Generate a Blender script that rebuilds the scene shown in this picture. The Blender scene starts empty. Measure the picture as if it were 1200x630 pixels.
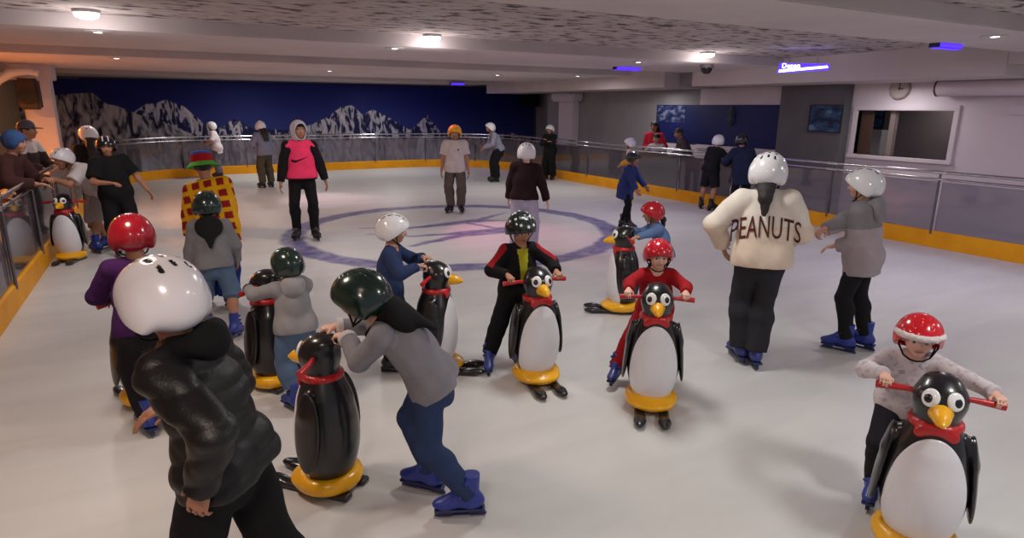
import bpy, bmesh, math, random
import numpy as np
from mathutils import Vector, Matrix
from mathutils.bvhtree import BVHTree
random.seed(4)
scene = bpy.context.scene
COL = scene.collection
V = lambda *a: np.array(a, dtype=np.float64)
def nrm(v):
    v = np.asarray(v, float); return v / max(1e-9, np.linalg.norm(v))
def lin(r, g, b):
    f = lambda c: c / 12.92 if c <= .04045 else ((c + .055) / 1.055) ** 2.4
    return (f(r / 255), f(g / 255), f(b / 255))

# ------------------------------------------------------------------ materials
MATS = {}
def new_mat(name):
    m = bpy.data.materials.new(name); m.use_nodes = True
    nt = m.node_tree; b = nt.nodes['Principled BSDF']
    return m, nt, b
def N(nt, kind, **kw):
    n = nt.nodes.new(kind)
    for k, v in kw.items():
        if k.startswith('i_'): n.inputs[k[2:].replace('_', ' ')].default_value = v
        else: setattr(n, k, v)
    return n
def mat(name, rgb, rough=.6, metal=0, var=.12, scale=30, bump=.0, bscale=200, emit=None, coat=0, spec=None, attr=False):
    key = name
    if key in MATS: return MATS[key]
    m, nt, b = new_mat(name); MATS[key] = m
    c = lin(*rgb) if rgb else (0.5, .5, .5)
    tc = N(nt, 'ShaderNodeTexCoord')
    no = N(nt, 'ShaderNodeTexNoise', i_Scale=scale, i_Detail=3.0); nt.links.new(tc.outputs['Object'], no.inputs['Vector'])
    mr = N(nt, 'ShaderNodeMapRange'); mr.inputs['To Min'].default_value = 1 - var; mr.inputs['To Max'].default_value = 1 + var
    nt.links.new(no.outputs['Fac'], mr.inputs['Value'])
    mx = N(nt, 'ShaderNodeVectorMath', operation='SCALE')
    if attr:
        at = N(nt, 'ShaderNodeAttribute', attribute_name='Col'); nt.links.new(at.outputs['Color'], mx.inputs[0])
    else: mx.inputs[0].default_value = c
    nt.links.new(mr.outputs['Result'], mx.inputs['Scale']); nt.links.new(mx.outputs['Vector'], b.inputs['Base Color'])
    b.inputs['Roughness'].default_value = rough; b.inputs['Metallic'].default_value = metal
    if coat: b.inputs['Coat Weight'].default_value = coat; b.inputs['Coat Roughness'].default_value = .08
    if spec is not None: b.inputs['Specular IOR Level'].default_value = spec
    if bump:
        n2 = N(nt, 'ShaderNodeTexNoise', i_Scale=bscale, i_Detail=2.0); nt.links.new(tc.outputs['Object'], n2.inputs['Vector'])
        bp = N(nt, 'ShaderNodeBump', i_Strength=bump, i_Distance=.01); nt.links.new(n2.outputs['Fac'], bp.inputs['Height'])
        nt.links.new(bp.outputs['Normal'], b.inputs['Normal'])
    if emit:
        b.inputs['Emission Color'].default_value = (*lin(*emit[0]), 1); b.inputs['Emission Strength'].default_value = emit[1]
    return m
def cloth(rgb, name=None):
    return mat(name or 'cloth_%02x%02x%02x' % tuple(rgb), rgb, rough=.88, var=.16, scale=14, bump=.25, bscale=260, spec=.25)
def plastic(rgb, rough=.28, coat=.3):
    return mat('plastic_%02x%02x%02x' % tuple(rgb), rgb, rough=rough, var=.03, coat=coat)

# ------------------------------------------------------------------ objects
def tag(o, label=None, cat=None, group=None, kind=None):
    if label: o['label'] = label
    if cat: o['category'] = cat
    if group: o['group'] = group
    if kind: o['kind'] = kind
    return o
def empty(name, loc, label, cat, group=None, rz=0):
    o = bpy.data.objects.new(name, None); COL.objects.link(o); o.location = loc; o.rotation_euler = (0, 0, rz)
    o.empty_display_size = .1
    return tag(o, label, cat, group)
def link(name, me, material=None, parent=None, mtx=None):
    o = bpy.data.objects.new(name, me); COL.objects.link(o)
    if material is not None:
        if len(me.materials) == 0: me.materials.append(material)
        elif me.materials[0] != material:
            o.material_slots[0].link = 'OBJECT'; o.material_slots[0].material = material
    if parent is not None: o.parent = parent
    if mtx is not None: o.matrix_basis = mtx
    return o
def np_mesh(name, verts, quads, col=None, smooth=True):
    me = bpy.data.meshes.new(name)
    nv, nq = len(verts), len(quads)
    me.vertices.add(nv); me.vertices.foreach_set('co', np.ascontiguousarray(verts, np.float32).ravel())
    me.loops.add(nq * 4); me.loops.foreach_set('vertex_index', np.ascontiguousarray(quads, np.int32).ravel())
    me.polygons.add(nq); me.polygons.foreach_set('loop_start', np.arange(0, nq * 4, 4, dtype=np.int32))
    me.polygons.foreach_set('loop_total', np.full(nq, 4, np.int32))
    me.update(calc_edges=True); me.validate()
    if smooth: me.polygons.foreach_set('use_smooth', np.ones(len(me.polygons), bool))
    if col is not None:
        a = me.color_attributes.new('Col', 'FLOAT_COLOR', 'POINT')
        c4 = np.ones((nv, 4), np.float32); c4[:, :3] = col; a.data.foreach_set('color', c4.ravel())
    return me
class MB:
    """collects boxes, tubes and lathes into one mesh"""
    def __init__(s): s.bm = bmesh.new()
    def box(s, lo, hi, bevel=0, mtx=None):
        r = bmesh.ops.create_cube(s.bm, size=1)
        vs = r['verts']
        c = [(a + b) / 2 for a, b in zip(lo, hi)]; d = [b - a for a, b in zip(lo, hi)]
        for v in vs: v.co = Vector([c[i] + v.co[i] * d[i] for i in range(3)])
        if bevel:
            es = list({e for v in vs for e in v.link_edges})
            r2 = bmesh.ops.bevel(s.bm, geom=es, offset=bevel, segments=2, affect='EDGES'); vs = list({v for f in r2['faces'] for v in f.verts} | {v for v in vs if v.is_valid})
        if mtx is not None:
            for v in vs: v.co = mtx @ v.co
        return s
    def tube(s, pts, r, seg=10, cap=True):
        pts = [Vector(p) for p in pts]; rings = []
        rs = r if isinstance(r, (list, tuple)) else [r] * len(pts)
        prev = None
        for i, p in enumerate(pts):
            t = (pts[min(i + 1, len(pts) - 1)] - pts[max(i - 1, 0)]).normalized()
            if prev is None:
                u = t.orthogonal().normalized()
            else:
                u = (prev - t * prev.dot(t)).normalized()
            prev = u; w = t.cross(u)
            rings.append([s.bm.verts.new(p + (u * math.cos(a) + w * math.sin(a)) * rs[i]) for a in [2 * math.pi * k / seg for k in range(seg)]])
        for a, b in zip(rings, rings[1:]):
            for k in range(seg): s.bm.faces.new([a[k], a[(k + 1) % seg], b[(k + 1) % seg], b[k]])
        if cap:
            s.bm.faces.new(rings[0][::-1]); s.bm.faces.new(rings[-1])
        return s
    def lathe(s, prof, seg=32, centre=(0, 0, 0), axis='z'):
        rings = []
        for r, z in prof:
            ring = []
            for k in range(seg):
                a = 2 * math.pi * k / seg; p = (r * math.cos(a), r * math.sin(a), z)
                if axis == 'x': p = (z, p[0], p[1])
                if axis == 'y': p = (p[0], z, p[1])
                ring.append(s.bm.verts.new(Vector(p) + Vector(centre)))
            rings.append(ring)
        for a, b in zip(rings, rings[1:]):
            for k in range(seg): s.bm.faces.new([a[k], a[(k + 1) % seg], b[(k + 1) % seg], b[k]])
        if prof[0][0] > 1e-6: s.bm.faces.new(rings[0][::-1])
        if prof[-1][0] > 1e-6: s.bm.faces.new(rings[-1])
        return s
    def strip(s, path, prof):
        """sweep a closed profile (offset to the right-hand side, z) along an open horizontal path"""
        rings = []
        P = [Vector((x, y, 0)) for x, y in path]
        for i, p in enumerate(P):
            t = (P[min(i + 1, len(P) - 1)] - P[max(i - 1, 0)]).normalized(); n = Vector((t.y, -t.x, 0))
            rings.append([s.bm.verts.new(p + n * a + Vector((0, 0, z))) for a, z in prof])
        m = len(prof)
        for a, b in zip(rings, rings[1:]):
            for k in range(m): s.bm.faces.new([a[k], b[k], b[(k + 1) % m], a[(k + 1) % m]])
        s.bm.faces.new(rings[0]); s.bm.faces.new(rings[-1][::-1])
        return s
    def poly(s, pts):
        s.bm.faces.new([s.bm.verts.new(p) for p in pts]); return s
    def mesh(s, name, smooth=False):
        bmesh.ops.recalc_face_normals(s.bm, faces=s.bm.faces)
        me = bpy.data.meshes.new(name); s.bm.to_mesh(me); s.bm.free()
        if smooth:
            me.polygons.foreach_set('use_smooth', np.ones(len(me.polygons), bool))
            me.set_sharp_from_angle(angle=math.radians(40))
        return me
    def build(s, name, material, parent=None, smooth=False, mtx=None):
        return link(name, s.mesh(name, smooth), material, parent, mtx)

# ------------------------------------------------------------------ smooth blended volumes -> quads
def snoise(X, Y, Z, f, seed=0):
    s = seed * 1.7
    return (np.sin(X * f + 1.3 * np.sin(Y * f * .8 + s) + s) * np.sin(Y * f * .9 + 1.1 * np.sin(Z * f * .7 + s) + 2 * s) + np.sin(Z * f * 1.1 + 1.2 * np.sin(X * f * .9) + s)
            + .5 * np.sin(X * f * 2.1 + Z * f * 1.3 + s) * np.sin(Y * f * 1.9 - Z * f + s)) / 2.5
class SDF:
    def __init__(s, lo, hi, h):
        s.lo = np.asarray(lo, float) - 3 * h; s.h = h
        n = np.ceil((np.asarray(hi, float) + 3 * h - s.lo) / h).astype(int) + 1
        s.n = n; s.F = np.full(n, .2, np.float32)
        s.ax = [(s.lo[i] + h * np.arange(n[i])).astype(np.float32) for i in range(3)]
    def _sl(s, lo, hi):
        a = np.clip(np.floor((np.asarray(lo) - s.lo) / s.h).astype(int), 0, s.n); b = np.clip(np.ceil((np.asarray(hi) - s.lo) / s.h).astype(int) + 1, 0, s.n)
        return tuple(slice(i, j) for i, j in zip(a, b))
    def _grid(s, sl):
        return s.ax[0][sl[0]][:, None, None], s.ax[1][sl[1]][None, :, None], s.ax[2][sl[2]][None, None, :]
    def put(s, fn, lo, hi, k=0., op='add'):
        m = k + 3 * s.h
        sl = s._sl(np.asarray(lo) - m, np.asarray(hi) + m)
        if any(q.stop <= q.start for q in sl): return s
        d = fn(*s._grid(sl)).astype(np.float32); f = s.F[sl]
        if op == 'add':
            if k > 0:
                hh = np.maximum(k - np.abs(f - d), 0) / k; s.F[sl] = np.minimum(f, d) - hh * hh * k * .25
            else: s.F[sl] = np.minimum(f, d)
        elif op == 'sub':
            d = -d
            if k > 0:
                hh = np.maximum(k - np.abs(f - d), 0) / k; s.F[sl] = np.maximum(f, d) + hh * hh * k * .25
            else: s.F[sl] = np.maximum(f, d)
        return s
    def cone(s, a, b, ra, rb, k=.02, flat=None, cut_b=False, cut_a=False, op='add'):
        """tapered rounded limb from a to b; flat=(unit axis, factor) squashes its section along an axis"""
        a = np.asarray(a, float); b = np.asarray(b, float); ax = b - a; L = np.linalg.norm(ax); u = ax / max(L, 1e-9)
        if flat is not None:
            n, q = flat; q = 1 / q - 1; bb = ax + n * (ax @ n) * q
        else: n = None; bb = ax
        L2 = max(bb @ bb, 1e-12)
        def fn(X, Y, Z):
            x, y, z = X - a[0], Y - a[1], Z - a[2]
            if n is not None:
                w = (x * n[0] + y * n[1] + z * n[2]) * q; x2, y2, z2 = x + w * n[0], y + w * n[1], z + w * n[2]
            else: x2, y2, z2 = x, y, z
            t = np.clip((x2 * bb[0] + y2 * bb[1] + z2 * bb[2]) / L2, 0, 1)
            d = np.sqrt((x2 - t * bb[0]) ** 2 + (y2 - t * bb[1]) ** 2 + (z2 - t * bb[2]) ** 2) - (ra + (rb - ra) * t)
            if n is not None: d = d * .8
            if cut_b: d = np.maximum(d, x * u[0] + y * u[1] + z * u[2] - L)
            if cut_a: d = np.maximum(d, -(x * u[0] + y * u[1] + z * u[2]))
            return d
        r = max(ra, rb)
        return s.put(fn, np.minimum(a, b) - r, np.maximum(a, b) + r, k, op)
    def ell(s, c, R, rad, k=.02, op='add'):
        """ellipsoid; rows of R are its axes"""
        c = np.asarray(c, float); R = np.asarray(R, float); rad = np.asarray(rad, float)
        def fn(X, Y, Z):
            x, y, z = X - c[0], Y - c[1], Z - c[2]
            q = [(x * R[i][0] + y * R[i][1] + z * R[i][2]) for i in range(3)]
            k0 = np.sqrt(sum((q[i] / rad[i]) ** 2 for i in range(3))); k1 = np.sqrt(sum((q[i] / rad[i] ** 2) ** 2 for i in range(3)))
            return k0 * (k0 - 1) / np.maximum(k1, 1e-6)
        e = np.sqrt((R ** 2 * (rad ** 2)[:, None]).sum(0))
        return s.put(fn, c - e, c + e, k, op)
    def box(s, c, R, half, rnd=.005, k=.01, op='add'):
        c = np.asarray(c, float); R = np.asarray(R, float); half = np.asarray(half, float)
        def fn(X, Y, Z):
            x, y, z = X - c[0], Y - c[1], Z - c[2]
            q = [np.abs(x * R[i][0] + y * R[i][1] + z * R[i][2]) - (half[i] - rnd) for i in range(3)]
            return np.sqrt(sum(np.maximum(v, 0) ** 2 for v in q)) + np.minimum(np.maximum(np.maximum(q[0], q[1]), q[2]), 0) - rnd
        e = (np.abs(R) * half[:, None]).sum(0)
        return s.put(fn, c - e, c + e, k, op)
    def plane(s, p, n):
        """keep only the side the normal points away from"""
        X, Y, Z = s.ax[0][:, None, None], s.ax[1][None, :, None], s.ax[2][None, None, :]
        s.F = np.maximum(s.F, ((X - p[0]) * n[0] + (Y - p[1]) * n[1] + (Z - p[2]) * n[2]).astype(np.float32)); return s
    def disturb(s, amp, freq, seed=0, fn=None):
        X, Y, Z = s.ax[0][:, None, None], s.ax[1][None, :, None], s.ax[2][None, None, :]
        s.F = s.F + np.float32(amp) * (fn(X, Y, Z) if fn else snoise(X, Y, Z, freq, seed)).astype(np.float32); return s
    def surface(s):
        F = s.F; S = F < 0; n = F.shape
        acc = np.zeros([i - 1 for i in n], np.int8)
        offs = [(i, j, k) for i in (0, 1) for j in (0, 1) for k in (0, 1)]
        for o in offs: acc += S[o[0]:n[0] - 1 + o[0], o[1]:n[1] - 1 + o[1], o[2]:n[2] - 1 + o[2]]
        idx = np.argwhere((acc > 0) & (acc < 8))
        if len(idx) == 0: return np.zeros((0, 3)), np.zeros((0, 4), int)
        P = np.zeros((len(idx), 3)); C = np.zeros(len(idx))
        fv = {o: F[idx[:, 0] + o[0], idx[:, 1] + o[1], idx[:, 2] + o[2]] for o in offs}
        for o in offs:
            for d in range(3):
                if o[d]: continue
                o2 = list(o); o2[d] = 1; o2 = tuple(o2)
                f1, f2 = fv[o], fv[o2]; m = (f1 < 0) != (f2 < 0)
                t = np.where(m, f1 / np.where(m, f1 - f2, 1), 0)
                p = np.tile(np.array(o, float), (len(idx), 1)); p[:, d] += t
                P[m] += p[m]; C[m] += 1
        verts = s.lo + (idx + P / C[:, None]) * s.h
        vid = np.full(acc.shape, -1, np.int32); vid[tuple(idx.T)] = np.arange(len(idx))
        quads = []
        for d in range(3):
            e1, e2 = [(1, 2), (2, 0), (0, 1)][d]
            sa = [slice(None)] * 3; sb = [slice(None)] * 3; sa[d] = slice(0, -1); sb[d] = slice(1, None)
            A = S[tuple(sa)]; B = S[tuple(sb)]
            ed = np.argwhere(A != B); ok = (ed[:, e1] > 0) & (ed[:, e2] > 0) & (ed[:, e1] < acc.shape[e1]) & (ed[:, e2] < acc.shape[e2]); ed = ed[ok]
            ins = A[tuple(ed.T)]
            def cell(a, b):
                c = ed.copy(); c[:, e1] -= a; c[:, e2] -= b; return vid[tuple(c.T)]
            q = np.stack([cell(1, 1), cell(0, 1), cell(0, 0), cell(1, 0)], 1)
            q[~ins] = q[~ins][:, ::-1]; quads.append(q)
        quads = np.concatenate(quads); quads = quads[(quads >= 0).all(1)]
        return verts, quads

# ------------------------------------------------------------------ camera (f = 738 px on a 1200 px frame)
CAM_H = 2.0
f_px, pitch, roll, yaw = 738.1, .25045, .00732, .5009
cyw, syw, cp, sp = math.cos(yaw), math.sin(yaw), math.cos(pitch), math.sin(pitch)
Fw = V(syw * cp, cyw * cp, -sp); Rt = V(cyw, -syw, 0); Up = np.cross(Rt, Fw)
R2 = Rt * math.cos(roll) + Up * math.sin(roll); U2 = -Rt * math.sin(roll) + Up * math.cos(roll)
cd = bpy.data.cameras.new('camera'); cam = bpy.data.objects.new('camera', cd); COL.objects.link(cam)
cd.sensor_fit = 'HORIZONTAL'; cd.sensor_width = 36; cd.lens = f_px * 36 / 1200; cd.clip_end = 200; cd.clip_start = .05
cam.matrix_world = Matrix(((R2[0], U2[0], -Fw[0], 0), (R2[1], U2[1], -Fw[1], 0), (R2[2], U2[2], -Fw[2], CAM_H), (0, 0, 0, 1)))
scene.camera = cam
# ------------------------------------------------------------------ light settings
EXPOSURE = -0.15
WORLD = .6
LAMPS = [(-.51, 7.8, 'bulb', 'round lit lamp at the ceiling, left of the three in a row', 11), (3.19, 8.0, 'bulb', 'round lit lamp at the ceiling, middle of the three in a row', 11), (7.95, 7.95, 'bulb', 'round lit lamp by the dome camera, right of the three in a row', 11),
    (-.47, 8.4, 'spot', 'small recessed downlight in the wide beam behind the left lamp', 24), (2.86, 8.52, 'spot', 'small recessed downlight in the wide beam behind the middle lamp', 24), (7.14, 8.7, 'spot', 'small recessed downlight beside the violet floodlight', 24),
    (-.51, 12.85, 'spot', 'small recessed downlight in the second beam at left', 26), (7.2, 13.95, 'spot', 'small recessed downlight in the second beam at centre right', 26), (9.0, 13.2, 'spot', 'small bluish downlight near the bulkhead corner', 20),
    (7.72, 3.69, 'spot', 'recessed downlight in the nearest beam at upper right', 30), (3.4, 14.6, 'spot', 'recessed downlight in the second beam before the mural', 26)]
VIOLET = [(7.9, 9.95, 2.76, .6, 'violet floodlight under the wide beam at centre right', 8), (8.6, 19.5, 2.76, .5, 'tiny violet floodlight at the far beam by the mural', 6), (8.2, 4.42, 2.76, .5, 'violet floodlight at the edge of the nearest beam', 10)]
HALL = [(-.5, 3.7, 36), (2.9, 3.7, 36), (-.5, .4, 40), (3.2, .2, 40), (7.5, .3, 40), (2.5, 19.6, 44), (6.5, 19.6, 40), (10.8, 6.6, 13), (10.8, 3.0, 13), (10.8, 12.5, 11), (12.4, 6.6, 9)]  # far-right entries: unseen lights added to brighten corridor wall and kiosk inside
SPOTS = [(4.5, 12.0, (255, 130, 185), 330, 40, 4.9, 8.7), (2.0, 16.5, (255, 205, 220), 300, 40, 3.2, 14.2)]
# ------------------------------------------------------------------ penguin skating aids
I3 = np.eye(3)
def rot_z(a): return np.array([[math.cos(a), -math.sin(a), 0], [math.sin(a), math.cos(a), 0], [0, 0, 1]])
PBLACK = plastic((22, 20, 24), .3, .35); PWHITE = plastic((228, 226, 232), .3, .3); PYELLOW = plastic((246, 178, 12), .35, .25); PRED = plastic((186, 24, 30), .4, .2)
PEYE = plastic((242, 242, 242), .25, .3)
def penguin_meshes():
    h = .0065; out = {}
    s = SDF((-.2, -.2, .03), (.2, .2, .9), h)
    s.ell((0, 0, .33), I3, (.175, .165, .325), 0).cone((0, .0, .55), (0, .01, .7), .115, .085, .07).ell((0, .015, .765), I3, (.108, .108, .105), .03)
    s.ell((0, -.02, .835), I3, (.07, .07, .04), .03)
    out['body'] = np_mesh('penguin_body', *s.surface())
    s = SDF((-.2, -.05, .03), (.2, .2, .75), h * .8)
    s.ell((0, .004, .33), I3, (.176, .167, .327), 0).cone((0, .004, .55), (0, .014, .7), .1155, .0855, .07)
    X, Y, Z = s.ax[0][:, None, None], s.ax[1][None, :, None], s.ax[2][None, None, :]
    e = np.sqrt((X / .158) ** 2 + (np.where(Z > .27, (Z - .27) / .345, (Z - .27) / .3)) ** 2)
    s.F = np.maximum(np.maximum(s.F, ((e - 1) * .13).astype(np.float32)), (.03 - Y + 0 * X).astype(np.float32))
    out['belly'] = np_mesh('penguin_belly', *s.surface())
    for sd, nm in ((-1, 'wing_a'), (1, 'wing_b')):
        s = SDF((-.3, -.15, .1), (.3, .15, .7), h)
        R = np.array([[math.cos(.11), 0, sd * math.sin(.11)], [0, 1, 0], [-sd * math.sin(.11), 0, math.cos(.11)]])
        s.ell((sd * .176, -.01, .40), R, (.02, .075, .215), 0)
        s.cone((sd * .11, 0, .58), (sd * .165, 0, .48), .04, .03, .03, flat=(V(1, 0, 0), .7))
        out[nm] = np_mesh('penguin_wing', *s.surface())
    s = SDF((-.2, -.15, .5), (.2, .2, .72), h * .8)
    for i in range(24):
        a, b = 2 * math.pi * i / 24, 2 * math.pi * (i + 1) / 24
        s.cone((.088 * math.cos(a), .008 + .088 * math.sin(a), .655), (.088 * math.cos(b), .008 + .088 * math.sin(b), .655), .022, .022, .005)
    for sd in (-1, 1): s.cone((sd * .015, .105, .645), (sd * .06, .095, .628), .018, .026, .015, flat=(V(0, 1, 0), .6))
    out['collar'] = np_mesh('penguin_collar', *s.surface())
    s = SDF((-.1, .08, .66), (.1, .25, .82), .004)
    s.cone((0, .10, .738), (0, .165, .730), .050, .030, 0).cone((0, .15, .735), (0, .205, .722), .03, .012, .02)
    out['beak'] = np_mesh('penguin_beak', *s.surface())
    s = SDF((-.12, .04, .7), (.12, .16, .86), .004)
    for sd, nm in ((-1, 'eye_a'), (1, 'eye_b')):
        d = nrm((sd * .048, .094, .035)); R = np.array([nrm(np.cross(d, (0, 0, 1))), nrm(np.cross(np.cross(d, (0, 0, 1)), d)), d]); c = V(0, .015, .765) + d * .104
        s = SDF(c - .05, c + .05, .0035); s.ell(c, R, (.036, .041, .014), 0); out[nm] = np_mesh('penguin_eye', *s.surface())
        c2 = c + d * .0085 - R[0] * sd * -.004 - R[1] * .004
        s = SDF(c2 - .03, c2 + .03, .003); s.ell(c2, R, (.019, .022, .009), 0); out[nm + '_pupil'] = np_mesh('penguin_pupil', *s.surface())
    s = SDF((-.25, -.25, .01), (.25, .32, .16), h)
    for i in range(28):
        a, b = 2 * math.pi * i / 28, 2 * math.pi * (i + 1) / 28
        s.cone((.135 * math.cos(a), .125 * math.sin(a), .072), (.135 * math.cos(b), .125 * math.sin(b), .072), .042, .042, .008)
    s.ell((0, .09, .066), I3, (.15, .125, .042), .03); s.ell((0, .02, .055), I3, (.15, .16, .034), .03)
    out['base'] = np_mesh('penguin_base', *s.surface())
    for sd, nm in ((-1, 'runner_a'), (1, 'runner_b')):
        s = SDF((-.2, -.25, -.01), (.2, .42, .08), .006)
        s.box((sd * .08, .07, .018), I3, (.034, .24, .017), .012, 0).ell((sd * .08, .31, .026), I3, (.036, .075, .024), .03)
        out[nm] = np_mesh('penguin_runner', *s.surface())
    for sd, nm in ((-1, 'handle_a'), (1, 'handle_b')):
        m = MB().tube([(sd * .09, -.015, .775), (sd * .13, -.03, .77), (sd * .21, -.045, .762), (sd * .245, -.05, .758)], [.013, .013, .017, .018], 12)
        out[nm] = m.mesh('penguin_handle', True)
    return out
PM = penguin_meshes()
def penguin(pos, heading, label):
    """heading = world angle of its beak direction from +y, anticlockwise"""
    r = empty('penguin_skating_aid', (pos[0], pos[1], .004), label, 'skating aid', 'penguin skating aids', heading)
    link('body', PM['body'], PBLACK, r); link('belly', PM['belly'], PWHITE, r)
    link('wing', PM['wing_a'], PBLACK, r); link('wing', PM['wing_b'], PBLACK, r); link('collar', PM['collar'], PRED, r); link('beak', PM['beak'], PYELLOW, r)
    for e in 'ab':
        o = link('eye', PM['eye_' + e], PEYE, r); link('pupil', PM['eye_' + e + '_pupil'], PBLACK, o)
        link('runner', PM['runner_' + e], PBLACK, r)
        o = link('handle', PM['handle_' + e], PRED, r); tag(o, 'red handle')
    link('base', PM['base'], PYELLOW, r)
    return dict(pos=V(pos[0], pos[1], .004), M=rot_z(heading))
def grip(p, sd, x=.195):   # world point of a handle; sd -1 is the penguin's left
    return p['pos'] + p['M'] @ V(sd * x, -.045, .775)
def view_heading(pos, face):
    """heading of something at pos turned `face` degrees from looking at the photographer's side (90 = towards its right)"""
    v = nrm((pos[0], pos[1])); rgt = V(v[1], -v[0]); a = math.radians(face)
    d = -v * math.cos(a) + rgt * math.sin(a)
    return math.atan2(-d[0], d[1])

# ------------------------------------------------------------------ helmets and skates: one mesh each in unit size
def helmet_mesh():
    s = SDF((-1.4, -1.7, -.9), (1.4, 1.6, 1.7), .055)
    s.ell((0, -.08, .2), I3, (1.13, 1.32, 1.14), 0)
    for sd in (-1, 1): s.ell((sd * .88, -.28, -.2), I3, (.3, .6, .62), .25)
    s.ell((0, -.85, -.2), I3, (.75, .5, .6), .4)
    s.ell((0, .05, .0), I3, (.9, 1.1, 1.0), .05, 'sub')
    s.plane((0, 1.0, .31), nrm((0, .74, -1)))
    s.cone((0, 1.0, .40), (0, 1.24, .35), .8, .8, .0, flat=(V(0, 0, 1), .05)) if 0 else None
    vents = []
    for x in (-.42, 0, .42):
        for y0, y1 in ((.62, .85), (.1, .34), (-.5, -.26), (-.98, -.8)):
            za = lambda y: .22 + 1.12 * math.sqrt(max(0, 1 - (x / 1.1) ** 2 - ((y + .08) / 1.3) ** 2))
            a, b = V(x, y0, za(y0)), V(x * .95, y1, za(y1)); vents.append((a, b)); s.cone(a, b, .06, .06, .02, op='sub')
    v, q = s.surface()
    me = np_mesh('helmet_shell', v, q)
    d = np.full(len(v), 9.)
    for a, b in vents:
        t = np.clip(((v - a) @ (b - a)) / ((b - a) @ (b - a)), 0, 1); d = np.minimum(d, np.linalg.norm(v - a - t[:, None] * (b - a), axis=1))
    fm = (d[q].mean(1) < .07).astype(np.int32)
    me.materials.append(plastic((200, 200, 200))); me.materials.append(mat('vent_dark', (14, 14, 16), .6))
    me.polygons.foreach_set('material_index', fm)
    return me
HELM = helmet_mesh()
def strap_mesh():
    m = MB()
    for sd in (-1, 1):
        for y in (.32, -.42): m.tube([(sd * .93, y, .1), (sd * .90, y * .6, -.45), (sd * .62, .3, -.98)], .045, 6)
    m.tube([(-.62, .3, -.98), (-.3, .5, -1.13), (0, .56, -1.16), (.3, .5, -1.13), (.62, .3, -.98)], .05, 6)
    return m.mesh('helmet_strap', True)
STRAP = strap_mesh()
def disc_mesh(sd):
    return MB().lathe([(.0, sd * 1.19), (.15, sd * 1.18), (.19, sd * 1.12), (.19, sd * 1.0)], 16, (0, -.22, -.1), 'x').mesh('ear_disc', True)
DISC = {-1: disc_mesh(-1), 1: disc_mesh(1)}
def skate_meshes():
    h = .006
    s = SDF((-.09, -.14, -.1), (.09, .25, .16), h)
    s.cone((0, -.012, .135), (0, -.01, -.02), .052, .045, 0, flat=(V(1, 0, 0), .92), cut_a=True)
    s.ell((0, -.035, -.035), I3, (.04, .055, .05), .03)
    s.cone((0, .0, -.03), (0, .13, -.048), .045, .036, .04); s.ell((0, .15, -.05), I3, (.045, .062, .033), .03)
    s.cone((0, .05, .03), (0, .1, -.02), .034, .03, .04)
    for i, z in enumerate((.1, .055, .015)): s.cone((-.05, .02 + .018 * i, z), (.05, .02 + .018 * i, z), .012, .012, .01)
    s.plane((0, 0, -.078), (0, 0, -1))
    boot = np_mesh('skate_boot', *s.surface())
    s = SDF((-.05, -.1, -.14), (.05, .23, -.06), .005)
    s.box((0, .055, -.083), I3, (.04, .145, .009), .006, 0)
    s.box((0, -.045, -.105), I3, (.013, .042, .025), .006, .01); s.box((0, .14, -.105), I3, (.013, .042, .025), .006, .01); s.box((0, .05, -.122), I3, (.01, .15, .008), .004, .008)
    sole = np_mesh('skate_holder', *s.surface())
    m = MB().box((-.004, -.095, -.145), (.004, .205, -.122), .001)
    return boot, sole, m.mesh('skate_blade')
BOOT, HOLDER, BLADE = skate_meshes()
STEEL = mat('blade_steel', (185, 188, 195), .3, 1, .05)

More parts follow.
